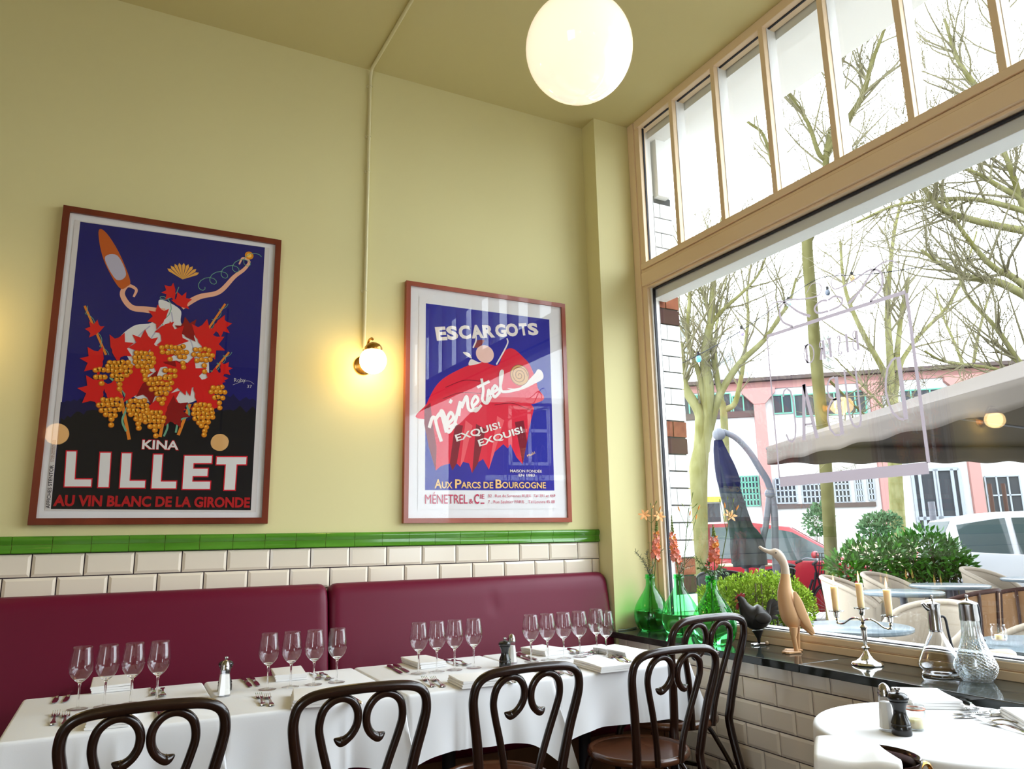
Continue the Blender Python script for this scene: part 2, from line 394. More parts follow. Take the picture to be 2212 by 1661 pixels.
def stroke(b, pts, w, fn, taper=None):
    P = [Vector((p[0], p[1])) for p in pts]; L = []; Rr = []
    for i in range(len(P)):
        t = P[min(i+1, len(P)-1)] - P[max(i-1, 0)]
        n = Vector((-t.y, t.x)).normalized() if t.length > 0 else Vector((1, 0))
        ww = (w(i/(len(P)-1)) if callable(w) else w) / 2
        L.append(P[i] + n*ww); Rr.append(P[i] - n*ww)
    for i in range(len(P)-1): b.quad(fn(L[i]), fn(L[i+1]), fn(Rr[i+1]), fn(Rr[i]))
sg = MB()
XV = XG - .003
def gp(x, y): p = at(x, y, 0, XV); return Vector((p.y, p.z))
wf = lambda q: (XV, q[0], q[1])
tl, tr, bl, br = gp(1657, 724), gp(1954, 634), gp(1684, 1043), gp(2008, 1008)     # as seen from inside; 'r' is nearer the camera
zt_, zb_ = (tl.y + tr.y) / 2, (bl.y + br.y) / 2
y0, y1 = (tr.x + br.x) / 2, (tl.x + bl.x) / 2
hgt, wid = zt_ - zb_, y1 - y0
def uv(u, v): return (y0 + u * wid, zb_ + v * hgt)
def st(pts, w): stroke(sg, [uv(*p) for p in pts], w, wf)
st([(0, .0), (1, .0)], .050); st([(0, 1.0), (1, 1.0)], .018); st([(-.004, .026), (-.004, .990)], .016); st([(1.0, .026), (1.0, .990)], .009)
for sx in (0, 1):
    f = (lambda u: u) if sx == 0 else (lambda u: 1 - u)
    st([(p.x, p.y) for p in spline([(f(.01), 1.14, 0), (f(.06), 1.21, 0), (f(.16), 1.20, 0), (f(.27), 1.10, 0), (f(.36), 1.04, 0)], 6)], lambda t: .003 + .012 * t)
    st([(p.x, p.y) for p in spline([(f(.22), 1.01, 0), (f(.14), 1.07, 0), (f(.13), 1.16, 0), (f(.2), 1.2, 0), (f(.32), 1.17, 0), (f(.44), 1.16, 0), (f(.46), 1.22, 0), (f(.4), 1.25, 0), (f(.35), 1.2, 0)], 6)], lambda t: .013 - .010 * t)
    st([(p.x, p.y) for p in spline([(f(.497), 1.035, 0), (f(.42), 1.045, 0), (f(.40), 1.085, 0), (f(.45), 1.115, 0), (f(.497), 1.105, 0)], 6)], .011)
def word(txt, u, v, h, adv, w, asp=1.0):
    for ch in txt:
        if ch != ' ':
            for pts in GL[ch]:
                k0 = w*.9/wid/(h*asp)
                if len(pts) > 2 and ch != 'O': pts = [(max(p[0], k0), p[1]) for p in pts]
                elif ch == 'T' and pts[0][0] == pts[1][0]: pts = [pts[0], (pts[1][0], .97)]
                elif ch == 'A' and pts[0][1] == pts[1][1]: pts = [(.13, .27), (.40, .27)]
                st([(u + p[0]*h*asp, v + p[1]*h) for p in pts], w * (1.7 if len(pts) == 2 and pts[0][1] != pts[1][1] else .85))
        u += adv.get(ch, adv[' '])
word('BISTRO', .33, .74, .12, {' ': .070, 'I': .035, 'O': .09, 'T': .06, 'R': .075}, .008, .62)
word('T', .68, .74, .12, {' ': .1}, .008, .62)
word('DU', .09, .28, .36, {' ': .26}, .012, .55)
word('BAC', .50, .25, .36, {' ': .18, 'A': .14}, .012, .55)
tag(build('window_lettering', sg, M['vinyl'], smooth=0), 'mauve vinyl lettering and scrolled border on the big window pane', 'lettering')
# ---------------------------------------------------------------- banquette
bq = thing('banquette', 'long burgundy leather banquette running along the tiled back wall', 'bench', (0, 0, 0))
def rrprof(top):
    return [(-.012, top - .02), (-.03, top - .004), (-.055, top), (-.08, top - .006), (-.10, top - .025), (-.112, top - .055)]
DIM = at(1072, 1302, 1, -.15)
def backrest(x0, x1):
    b = MB(); rs = []
    xs = [x0, x0 + .004, x0 + .012, x0 + .025, x0 + .045]
    n = int((x1 - x0) / .03); xs += [x0 + .06 + (x1 - x0 - .12) * i / n for i in range(n + 1)] + [x1 - .045, x1 - .025, x1 - .012, x1 - .004, x1]
    for x in xs:
        e = min(x - x0, x1 - x); r = .045
        k = 1 - sqrt(max(0, 1 - (1 - min(e, r) / r) ** 2)) if e < r else 0
        top = 1.108 - .035 * k
        pr = rrprof(top)
        for i in range(1, 15): t = i / 14; pr.append((-.112 - .10 * t, top - .055 - (top - .055 - .44) * t))
        pr.append((-.02, .44))
        q = []
        for i, (y, z) in enumerate(pr):
            yy = y + (.020 * k if y < -.04 else 0)
            d = ((x - DIM.x) / .022) ** 2 + ((z - DIM.z) / .028) ** 2
            if y < -.1: yy += .012 * math.exp(-d) - .006 * math.exp(-(((x - DIM.x - .03)/.02) ** 2 + ((z - DIM.z - .01)/.03) ** 2))
            q.append(Vector((x, yy, z)))
        rs.append(q)
    b.rings(rs); return b
SX = at(712, 1300, 1, -.115).x
build('backrest', backrest(-3.6, SX - .004), M['leather'], bq, smooth=60)
build('backrest', backrest(SX + .004, 2.638), M['leather'], bq, smooth=60)
def cushion(x0, x1):
    b = MB(); rs = []
    for x, k in ((x0, .02), (x0 + .01, .006), (x0 + .03, 0), (x1 - .03, 0), (x1 - .01, .006), (x1, .02)):
        rs.append([Vector((x, y, z)) for y, z in ((-.21, .34), (-.60 + k, .34), (-.625 + k, .36), (-.63 + k, .41), (-.615 + k, .445 - k), (-.58, .458 - k), (-.21, .462 - k))])
    return b.rings(rs)
build('seat_cushion', cushion(-3.6, SX - .003), M['leather'], bq, smooth=60)
build('seat_cushion', cushion(SX + .003, 2.638), M['leather'], bq, smooth=60)
b = MB().box((-3.6, -.57, .06), (2.638, -.02, .34)).box((-3.6, -.52, 0), (2.638, -.02, .06))
for k in range(21): b.box((-3.6 + k*.312, -.58, .06), (-3.56 + k*.312, -.57, .34))
build('base_panel', b, wood('banquette_wood', (.09, .035, .012), (.15, .06, .022), .4, 6, (1, 1, .2)), bq, smooth=0)

# ---------------------------------------------------------------- tables and cloths
TX = [-.285, .355, .991, 1.638, 2.362]; TY0, TY1, TZ = -1.160, -.432, .75
TN = ['leftmost', 'second from left', 'third from left', 'rightmost']
TW = ['below the left poster', 'below the wall lamp', 'below the right poster', 'beside the window sill']
def table_part(name, x0, x1, y0, y1, lab):
    t = thing(name, lab, 'table', ((x0 + x1)/2, (y0 + y1)/2, 0), 0, 'dining tables along the bench')
    w, d = (x1 - x0)/2 - .006, (y1 - y0)/2 - .006
    build('tabletop', MB().box((-w, -d, .718), (w, d, .744)), M['bent'], t, bevel=.003)
    build('pedestal', MB().lathe([(.05, .05), (.045, .08), (.032, .14), (.028, .4), (.04, .66), (.07, .718)], n=20), M['gasket'], t)
    b = MB()
    for a in (45, 135, 225, 315):
        c, s = cos(radians(a)), sin(radians(a))
        b.tube([(0, 0, .07), (.12*c, .12*s, .06), (.27*c, .27*s, .014)], [.03, .024, .013], 8)
    build('foot', b, M['gasket'], t)
    return t
def cloth(x0, x1, y0, y1, flL, flR, drop, tipL, tipR, seed, lab, sideL=0, sideR=0):
    """draped cloth: flat top, rolled edge, skirt with soft folds; front corners hang lower and swing out"""
    rnd = random.Random(seed); b = MB(); r = .012
    N = []                                                       # perimeter points: (x, y, nx, ny, tag, s)
    w, d = x1 - x0, y1 - y0
    nf, ns = 56, 30; kc = 5; rc = .016
    def side(ax, ay, bx, by, nx, ny, n, tg):
        for i in range(n): t = i / n; N.append((lerp(ax, bx, t), lerp(ay, by, t), nx, ny, tg, t))
    def arc(cx_, cy_, a0, tg):
        for i in range(kc): a = a0 + (pi/2) * i / kc; N.append((cx_ + rc*cos(a), cy_ + rc*sin(a), cos(a), sin(a), tg, i / kc))
    side(x0 + rc, y0, x1 - rc, y0, 0, -1, nf, 'F'); arc(x1 - rc, y0 + rc, -pi/2, 'FR')
    side(x1, y0 + rc, x1, y1 - rc, 1, 0, ns, 'R'); arc(x1 - rc, y1 - rc, 0, 'BR')
    side(x1 - rc, y1, x0 + rc, y1, 0, 1, nf, 'B'); arc(x0 + rc, y1 - rc, pi/2, 'BL')
    side(x0, y1 - rc, x0, y0 + rc, -1, 0, ns, 'L'); arc(x0 + rc, y0 + rc, pi, 'FL')
    ph = [rnd.uniform(0, 6.28) for _ in range(6)]
    fcr = [rnd.uniform(.25, .75) for _ in range(2)]
    def skirt(p, v):
        x, y, nx, ny, tg, t = p
        px, py = x, y; dz = -drop * v
        if tg == 'F':
            s = t * w
            off = v * (.012 + .012*sin(s*15 + ph[0]) + .008*sin(s*31 + ph[1])) + .004*sin(s*23 + v*5 + ph[3])*v
            for c in fcr: off += .012 * v * math.exp(-((t - c)/.018)**2)           # ironed fold lines
            eR = math.exp(-((w - s)/.085)**2); eL = math.exp(-(s/.07)**2)
            off += v * (flR * eR + flL * eL) + .010 * v * sin(min(1, max(0, (s - (w - .2))/.2)) * pi * 2) * (1 if tipR else 0)
            dz -= v * (tipR * eR + tipL * eL)
            px += v * (tipR * .55 * eR - tipL * .3 * eL)
            py -= off
        elif tg in ('FR', 'FL'):
            R = tg == 'FR'; fl = flR if R else flL; tp = tipR if R else tipL; k = t if R else 1 - t
            off = v * (.010 + fl)
            py -= off * (1 - .65 * k); px += (1 if R else -1) * v * (tp * .55 if R else tp * .3) * (1 - .5*k)
            if R and sideR: px += v * sideR
            if not R and sideL: px -= v * sideL
            dz -= v * tp * (1 - .3 * k)
        else:
            m = sideR if tg in ('R', 'BR') else sideL if tg in ('L', 'BL') else .006
            o = v * (m * (1 if tg in 'RL' else .7) + (.01*sin(t*14 + ph[2]) if m > .01 else 0))
            px += nx * o; py += ny * o
            if tg in 'R' and not sideR: px -= .0; 
            e = math.exp(-((t if tg == 'R' else 1 - t)*d/.07)**2) if tg in 'RL' else 0
            if m > .01: dz -= v * (tipR if tg == 'R' else tipL) * e * .8
            else: py -= v * (flR if tg == 'R' else flL) * e * .3 if tg in 'RL' else 0
        return Vector((px, py, TZ + dz - r))
    nv = 12; rs = []
    for k in range(4):                                           # rolled edge
        a = pi/2 * k / 3
        rs.append([Vector((p[0] - p[2]*r*(1 - sin(a)), p[1] - p[3]*r*(1 - sin(a)), TZ - r*(1 - cos(a)))) for p in N])
    for k in range(1, nv + 1): rs.append([skirt(p, k / nv) for p in N])
    b.rings(rs, True, (True, False))
    o = build('tablecloth', b, M['cloth'], smooth=70)
    return tag(o, lab, 'tablecloth', 'white tablecloths on the bench tables')
for i in range(4):
    table_part('dining_table', TX[i], TX[i+1], TY0, TY1, 'dining table under a white cloth, %s at the bench, %s' % (TN[i], TW[i]))
    cloth(TX[i] + .002, TX[i+1] - .002, TY0, TY1, (.03, .022, .012, .014)[i], (.05, .055, .075, .03)[i], .205, (.05, .03, .03, .03)[i], (.10, .11, .13, .05)[i], 11 + i,
          'white tablecloth on the %s bench table, %s' % (TN[i], TW[i]), sideL=.05 if i == 0 else 0, sideR=.06 if i == 3 else 0)

# ---------------------------------------------------------------- bentwood chairs
def make_chair(lab):
    t = thing('bentwood_chair', lab, 'chair', (0, 0, 0), 0, 'dark bentwood chairs')
    b = MB().lathe([(.001, .450), (.17, .450), (.196, .452), (.206, .459), (.207, .470), (.203, .479), (.195, .482), (.188, .479), (.184, .473), (.12, .468), (.001, .466)], n=48)
    build('seat', b, M['seat'], t, smooth=50)
    hp = [(-.185, -.315, 0), (-.168, -.25, .22), (-.153, -.198, .44), (-.156, -.203, .52), (-.176, -.228, .66), (-.197, -.250, .76), (-.2025, -.262, .81), (-.192, -.272, .852), (-.160, -.279, .876), (-.10, -.284, .886), (0, -.286, .889)]
    path = spline(hp + [(-x, y, z) for x, y, z in hp[-2::-1]], 6)
    L = len(path); b = MB().tube(path, [.0150 + .0022 * math.sin(pi * min(1, (min(i, L-1-i) / (L*.32)))) for i in range(L)], 12, up=(0, 1, 0))
    build('back_hoop', b, M['bent'], t, smooth=60)
    for s in (-1, 1):
        q = [(-.055, -.196, .46), (-.066, -.207, .55), (-.090, -.226, .65), (-.117, -.243, .74), (-.127, -.254, .79), (-.118, -.266, .835), (-.092, -.272, .860), (-.060, -.273, .865), (-.032, -.269, .850), (-.015, -.262, .820), (-.0145, -.254, .785), (-.027, -.246, .757), (-.046, -.240, .740), (-.060, -.237, .737), (-.078, -.236, .746)]
        p = spline([(x * -s if s > 0 else x, y, z) for x, y, z in q], 6); n = len(p)
        R = [.0125 if i < n - 16 else (.0125 + .0025 * (i - n + 16) / 8 if i < n - 8 else max(.002, .015 - .0125 * ((i - n + 8) / 7) ** 1.6)) for i in range(n)]
        build('back_scroll', MB().tube(p, R, 12, up=(0, 1, 0)), M['bent'], t, smooth=60)
        lp = spline([(s*.09, .085, .446), (s*.132, .127, .437), (s*.150, .147, .39), (s*.156, .156, .24), (s*.165, .168, 0)], 6)
        build('front_leg', MB().tube(lp, .0145, 10), M['bent'], t, smooth=60)
        ap = spline([(s*.10, -.03, .445), (s*.15, -.07, .42), (s*.163, -.12, .36), (s*.165, -.205, .26)], 6)
        build('side_brace', MB().tube(ap, .010, 8), M['bent'], t, smooth=60)
    rp = [(.158*cos(a*pi/16), .158*sin(a*pi/16) - .015, .25) for a in range(32)]
    build('leg_ring', MB().tube(rp, .0095, 8, closed=True), M['bent'], t, smooth=60)
    return t
def chair_at(o, px, py, ztop, sc=1, rz=0, dx=0):
    p = at(px, py, 2, ztop * sc)
    o.location = (p.x + .286*sc*-sin(rz) + dx, p.y + .286*sc*cos(rz), 0); o.rotation_euler = (0, 0, rz); o.scale = (sc, sc, sc)
CH = [((322, 1513), 1, 0, 'dark bentwood chair at the front of the leftmost bench table, nearest to the left edge'),
      ((790, 1474), 1, 0, 'dark bentwood chair at the second bench table, in front of the bench seam'),
      ((1147, 1432), 1, 0, 'dark bentwood chair at the third bench table, below the right poster'),
      ((1464, 1394), 1, 0, 'dark bentwood chair with its round veneered seat in view, at the rightmost bench table'),
      ((1537, 1325), 1.085, radians(4), 'dark bentwood chair at the table end against the sill, before the third green bottle')]
ch0 = make_chair(CH[0][3])
for i, (q, sc, rz, lab) in enumerate(CH):
    c = ch0 if i == 0 else copy_tree(ch0)
    c['label'] = lab; chair_at(c, q[0], q[1], .904, sc, rz)

# ---------------------------------------------------------------- wine glasses
def make_wineglass(lab):
    t = thing('wine_glass', lab, 'wine glass', (0, 0, 0), 0, 'wine glasses on the bench tables')
    bp = [(.0052, .088), (.010, .0915), (.019, .0985), (.029, .110), (.0365, .124), (.0398, .138), (.0400, .148), (.0385, .164), (.0355, .184), (.0312, .212)]
    p = [(v.x, v.y) for v in spline([(r, z, 0) for r, z in bp], 4)]
    b = MB().lathe(p + [(.0306, .2122)] , n=40, cap=(False, False)); build('bowl', b, M['wglass'], t, smooth=80)
    b = MB().lathe([(.0042, .006), (.0036, .02), (.0034, .05), (.0040, .075), (.0055, .088), (.0098, .0914), (.0186, .0982), (.0178, .1002), (.011, .0975), (.0005, .0962)], n=16); build('stem', b, M['sglass'], t, smooth=60)
    b = MB().lathe([(.0335, 0), (.0345, .0012), (.033, .0022), (.02, .0040), (.008, .0065), (.004, .009), (.0005, .0095)], n=40, cap=(True, False)); build('foot', b, M['wglass'], t, smooth=60)
    return t
g0 = None
ORD = ['leftmost', 'second from left', 'third from left', 'rightmost']
for ti, row in enumerate([[(180, 1394), (236, 1391), (292, 1388), (347, 1385)], [(583, 1369), (632, 1366), (681, 1363), (730, 1361)],
                          [(905, 1348), (944, 1346), (982, 1343), (1023, 1340)], [(1146, 1331), (1181, 1329), (1216, 1327), (1250, 1324)]]):
    for gi, (px, py) in enumerate(row):
        lab = 'clear wine glass, %s of four on the %s bench table' % (ORD[gi], TN[ti])
        g = make_wineglass(lab) if g0 is None else copy_tree(g0)
        g0 = g0 or g; g['label'] = lab
        p = at(px, py + 1, 1, -.757); g.location = (p.x, -.757, TZ + .001)
for (bx, by), lab in (((1290, 1412), 'clear wine glass, rear one of two at the window end of the rightmost table'), ((1311, 1420), 'clear wine glass, front one of two at the window end of the rightmost table')):
    g = copy_tree(g0); g['label'] = lab; p = at(bx, by, 2, TZ); g.location = (p.x, p.y, TZ + .001)

# ---------------------------------------------------------------- napkins
def napkin(c4, lab, h=.026, seed=0):
    """folded napkin from its four footprint corners (pixels of the lower face), stacked folds"""
    P = [at(x, y, 2, TZ + .002) for x, y in c4]
    c = sum(P, Vector()) / 4
    ex = ((P[1] - P[0]) + (P[2] - P[3])) / 2; ang = atan2(ex.y, ex.x); w = ex.length / 2
    ey = ((P[0] - P[3]) + (P[1] - P[2])) / 2; d = ey.length / 2
    w = min(max(w, .062), .085); d = min(max(d, .085), .12)
    o = thing('napkin', lab, 'napkin', (c.x, c.y, TZ + .001), ang, 'folded napkins on the tables'); b = MB()
    n = 3; lh = h / n
    for k in range(n):                                            # each fold is a soft slab rounded along its left edge
        rs = []
        z0 = k * lh; ins = .0025 * k * (1 if seed % 2 else -1)
        for j in range(9):
            y = -d + 2*d*j/8
            q = []
            for i in range(7): a = pi/2 + pi * i / 6; q.append(Vector((-w + lh/2 + lh/2*cos(a) + ins, y, z0 + lh/2 + lh/2*sin(a))))
            q += [Vector((w + ins, y, z0 + .0006)), Vector((w + ins + .001, y, z0 + lh/2)), Vector((w + ins, y, z0 + lh - .0006))]
            rs.append([v + Vector((0, 0, .0015*sin(v.x*30 + j*.6 + seed)*(k == n - 1))) for v in q])
        b.rings(rs)
    build('folded_cloth', b, M['napkin'], o, smooth=50)
NP = [([(200, 1475), (287, 1466), (287, 1493), (199, 1500)], 'folded white napkin at the bench side of the leftmost table, behind the glass stems'),
      ([(196, 1548), (284, 1542), (288, 1567), (190, 1578)], 'folded white napkin at the front of the leftmost table, seen through the chair back'),
      ([(584, 1456), (652, 1450), (664, 1467), (598, 1472)], 'folded white napkin at the bench side of the second table, behind its glasses'),
      ([(622, 1502), (712, 1498), (726, 1522), (636, 1532)], 'folded white napkin at the front of the second table, beside two forks'),
      ([(878, 1430), (932, 1424), (954, 1440), (898, 1446)], 'folded white napkin at the bench side of the third table, behind its glasses'),
      ([(968, 1472), (1058, 1466), (1068, 1478), (996, 1489)], 'folded white napkin at the front of the third table, left of a chair back'),
      ([(1137, 1408), (1188, 1401), (1212, 1412), (1168, 1419)], 'folded white napkin at the bench side of the rightmost table, beside the salt shaker'),
      ([(1250, 1434), (1316, 1430), (1342, 1448), (1284, 1457)], 'folded white napkin at the front of the rightmost table, right of a chair back'),
      ([(1300, 1406), (1345, 1402), (1386, 1415), (1335, 1424)], 'folded white napkin at the window end of the rightmost bench table')]
for i, (c4, lab) in enumerate(NP): napkin(c4, lab, seed=i)

# ---------------------------------------------------------------- cutlery
def fork_mesh():
    b = MB()
    def bar(pts):                                               # (y, halfwidth, z, thickness)
        b.rings([[Vector((-w, y, z)), Vector((w, y, z)), Vector((w*.8, y, z + t)), Vector((-w*.8, y, z + t))] for y, w, z, t in pts])
    bar([(-.100, .004, .003, .003), (-.097, .0095, .003, .004), (-.085, .0105, .003, .004), (-.06, .0065, .004, .004), (-.02, .0038, .008, .004), (.01, .0035, .010, .004), (.028, .006, .007, .003), (.036, .0115, .004, .0025), (.046, .0125, .003, .002), (.052, .0125, .003, .002)])
    for k in range(4):
        x = -.0105 + .007 * k
        b.rings([[Vector((x - w, y, z)), Vector((x + w, y, z)), Vector((x + w, y, z + .002)), Vector((x - w, y, z + .002))] for y, w, z in ((.050, .0021, .003), (.075, .0017, .005), (.098, .0009, .010))])
    return b
def knife_mesh():
    b = MB()
    b.rings([[Vector((-w, y, .002)), Vector((w, y, .002)), Vector((w*.7, y, .002 + t)), Vector((-w*.7, y, .002 + t))] for y, w, t in ((-.115, .005, .004), (-.112, .009, .006), (-.10, .010, .007), (-.07, .007, .008), (-.03, .0062, .008), (-.012, .007, .007), (-.008, .005, .006))])
    b.rings([[Vector((-w0, y, .003)), Vector((w1, y, .003)), Vector((w1*.9, y, .0045)), Vector((-w0*.9, y, .0045))] for y, w0, w1 in ((-.010, .005, .005), (.0, .008, .007), (.04, .0105, .008), (.08, .0105, .008), (.10, .009, .007), (.115, .003, .005))])
    return b
fk = build('fork', fork_mesh(), M['silver'], smooth=40); kn = build('knife', knife_mesh(), M['silver'], smooth=40)
used = set()
def piece(kind, tip, end, lab, z=TZ):
    p = at(*tip, 2, z + .004); q = at(*end, 2, z + .004); src = fk if kind == 'f' else kn
    o = src if kind not in used else src.copy()
    if kind in used: COL.objects.link(o)
    used.add(kind)
    c = (p + q) / 2; d = p - q
    o.location = (c.x, c.y, z + .0005); o.rotation_euler = (0, 0, atan2(d.y, d.x) - pi/2)
    tag(o, lab, 'fork' if kind == 'f' else 'knife', 'silver forks on the tables' if kind == 'f' else 'silver knives on the tables')
TNM = ['leftmost bench table', 'second bench table', 'third bench table', 'rightmost bench table']
CUT = [[('f', (125, 1530), (110, 1576), (145, 1530), (136, 1579)), ('k', (114, 1521), (130, 1493), (135, 1521), (157, 1489)), ('f', (334, 1505), (331, 1482), (352, 1508), (351, 1485)), ('k', (333, 1522), (348, 1556), (347, 1521), (362, 1555))],
       [('f', (555, 1494), (573, 1531), (572, 1493), (592, 1534)), ('k', (543, 1485), (523, 1462), (560, 1484), (541, 1459)), ('f', (696, 1468), (672, 1452), (716, 1469), (694, 1454)), ('k', (735, 1499), (760, 1518), (748, 1499), (773, 1516))],
       [('f', (909, 1459), (943, 1489), (925, 1458), (969, 1491)), ('k', (869, 1455), (838, 1437), (885, 1453), (850, 1434)), ('f', (995, 1438), (961, 1425), (1014, 1438), (978, 1425)), ('k', (1045, 1457), (1094, 1476), (1060, 1457), (1108, 1473))],
       [('f', (1172, 1440), (1215, 1456), (1200, 1440), (1243, 1459)), ('k', (1143, 1425), (1113, 1413), (1155, 1423), (1124, 1412)), ('f', (1243, 1412), (1216, 1402), (1256, 1411), (1229, 1401)), ('k', (1311, 1429), (1359, 1445), (1322, 1427), (1369, 1441))]]
for ti in range(4):
    for gi, (k, t1, e1, t2, e2) in enumerate(CUT[ti]):
        where = ['at the front left of the %s', 'at the bench side left of the %s', 'at the bench side right of the %s', 'at the front right of the %s'][gi] % TNM[ti]
        nm = 'fork' if k == 'f' else 'knife'
        piece(k, t1, e1, 'silver %s, left of two %s' % (nm, where)); piece(k, t2, e2, 'silver %s, right of two %s' % (nm, where))
piece('k', (1257, 1412), (1291, 1404), 'silver knife, left of two behind the window-end napkin of the rightmost table')
piece('k', (1266, 1415), (1301, 1407), 'silver knife, right of two behind the window-end napkin of the rightmost table')
piece('f', (1316, 1418), (1342, 1430), 'silver fork, left of two before the window-end napkin of the rightmost table')
piece('f', (1332, 1417), (1358, 1428), 'silver fork, right of two before the window-end napkin of the rightmost table')

# ---------------------------------------------------------------- salt and pepper
def make_salt(lab):
    t = thing('salt_shaker', lab, 'salt shaker', (0, 0, 0), 0, 'salt shakers on the tables')
    pr = [(.0005, 0), (.025, 0), (.0265, .004), (.0255, .012), (.0205, .06), (.0165, .096)]
    b = MB().lathe(pr, n=8, cap=(False, False)); build('glass_body', b, M['wglass'], t, smooth=0)
    build('salt', MB().lathe([(.0005, .006), (.0225, .007), (.0185, .06), (.0165, .078), (.0005, .079)], n=8), M['salt'], t, smooth=0)
    b = MB().lathe([(.0185, .094), (.0185, .103), (.0175, .105), (.0175, .108), (.0165, .115), (.012, .124), (.005, .130), (.0005, .131)], n=20); build('chrome_cap', b, M['steel'], t, smooth=50)
    return t
def make_mill(lab):
    t = thing('pepper_mill', lab, 'pepper mill', (0, 0, 0), 0, 'black pepper mills on the tables')
    b = MB().lathe([(.0005, 0), (.026, 0), (.027, .003), (.0265, .022), (.0245, .026), (.0265, .030), (.0245, .036), (.018, .052), (.0165, .064), (.019, .078), (.0245, .087), (.0245, .089)], n=32); build('body', b, M['blackmill'], t, smooth=40)
    b = MB().lathe([(.0235, .090), (.027, .093), (.0285, .099), (.027, .104), (.020, .110), (.011, .113), (.0005, .1135)], n=32); build('cap', b, M['blackmill'], t, smooth=40)
    b = MB().lathe([(.0045, .113), (.0045, .118), (.0085, .121), (.008, .126), (.0005, .128)], n=16); build('knob', b, M['steel'], t, smooth=50)
    return t
s0 = make_salt('glass salt shaker with a chrome cap between the leftmost and second bench tables')
p = at(483, 1504, 2, TZ); s0.location = (p.x, p.y, TZ + .001)
m0 = make_mill('black pepper mill hidden behind the salt shaker of the leftmost tables')
q = at(485, 1492, 2, TZ); m0.location = (q.x, q.y, TZ + .001)
c = copy_tree(s0); c['label'] = 'glass salt shaker beside the black pepper mill near the third chair'; p = at(1106, 1433, 2, TZ); c.location = (p.x, p.y, TZ + .001)
c = copy_tree(m0); c['label'] = 'black pepper mill beside the salt shaker between the third and rightmost bench tables'; p = at(1091, 1441, 2, TZ); c.location = (p.x, p.y, TZ + .001)

# ---------------------------------------------------------------- round table by the window, and the wine cooler in front of it
RC = Vector((2.205, -2.475, 0)); RR = .378
t = thing('round_table', 'round table under a white cloth in the right foreground below the sill', 'table', RC)
build('tabletop', MB().lathe([(.0005, .715), (RR - .012, .715), (RR - .008, .72), (RR - .008, .742), (.0005, .744)], n=64), M['bent'], t)
build('pedestal', MB().lathe([(.24, 0), (.23, .02), (.05, .06), (.035, .12), (.032, .6), (.08, .715)], n=32), M['gasket'], t)
b = MB(); n = 128; rs = []
for k in range(4): a = pi/2*k/3; rs.append([Vector(((RR - .014*(1 - sin(a)))*cos(2*pi*j/n), (RR - .014*(1 - sin(a)))*sin(2*pi*j/n), TZ - .014*(1 - cos(a)))) for j in range(n)])
for k in range(1, 13):
    v = k / 12; q = []
    for j in range(n):
        a = 2*pi*j/n; f = .5 + .5*sin(7*a + 1.1 + .6*sin(2*a)); rr = RR + v * (.012 + .055 * f * f)
        x_, y_ = rr*cos(a), rr*sin(a)
        if RC.x + x_ > 2.655: x_ = 2.655 - RC.x
        q.append(Vector((x_, y_, TZ - .014 - .30*v*(1 + .12*sin(4*a)))))
    rs.append(q)
b.rings(rs, True, (True, False)); o = build('tablecloth', b, M['cloth'], smooth=70); o.location = RC
tag(o, 'white tablecloth falling in soft folds from the round table in the right foreground', 'tablecloth')
c = copy_tree(s0); c['label'] = 'glass salt shaker behind the pepper mill on the round table at the right'; p = at(1919, 1578, 2, TZ); c.location = (p.x, p.y, TZ + .001); c.scale = (1.0,)*3
c = copy_tree(m0); c['label'] = 'black pepper mill in front of the jar on the round table at the right'; p = at(1949, 1587, 2, TZ); c.location = (p.x, p.y, TZ + .001); c.scale = (1.0,)*3
j = thing('candle_jar', 'small glass jar with a tea light behind the pepper mill on the round table', 'candle holder')
p = at(1980, 1576, 2, TZ); j.location = (p.x, p.y, TZ + .001)
build('glass', MB().lathe([(.0005, .001), (.024, .001), (.029, .010), (.031, .03), (.029, .05), (.025, .060), (.0265, .066), (.0250, .067), (.0235, .060), (.0272, .05), (.0292, .03), (.0272, .011), (.022, .0035), (.0005, .0035)], n=40), thin_glass('jar_glass', (.93, .95, .95), 1.5, .05), j, smooth=70)
build('tea_light', MB().lathe([(.0005, .004), (.019, .004), (.019, .029), (.0005, .029)], n=24), M['wax'], j)
b = MB().tube([(.0275*cos(i*pi/20), .0275*sin(i*pi/20), .057) for i in range(40)], .0022, 6, closed=True); build('rim_band', b, mat('copper_band', (.45, .16, .10), .3, .8), j)
napkin([(1945, 1501), (2045, 1503), (2068, 1532), (1958, 1530)], 'folded white napkin at the back of the round table, left of two forks', seed=12)
napkin([(2168, 1546), (2280, 1548), (2320, 1580), (2200, 1574)], 'folded white napkin at the right edge of the round table', seed=13)
piece('f', (2098, 1541), (2056, 1508), 'silver fork, left one of the pair beyond the knives on the round table')
piece('f', (2116, 1539), (2076, 1508), 'silver fork, right one of the pair beyond the knives on the round table')
piece('k', (2100, 1540), (2160, 1537), 'silver knife, far one of the pair on the round table')
piece('k', (2104, 1547), (2163, 1544), 'silver knife, near one of the pair on the round table')
piece('f', (2141, 1556), (2215, 1568), 'silver fork, far one of the pair at the near right of the round table')
piece('f', (2143, 1563), (2218, 1584), 'silver fork, near one of the pair at the near right of the round table')
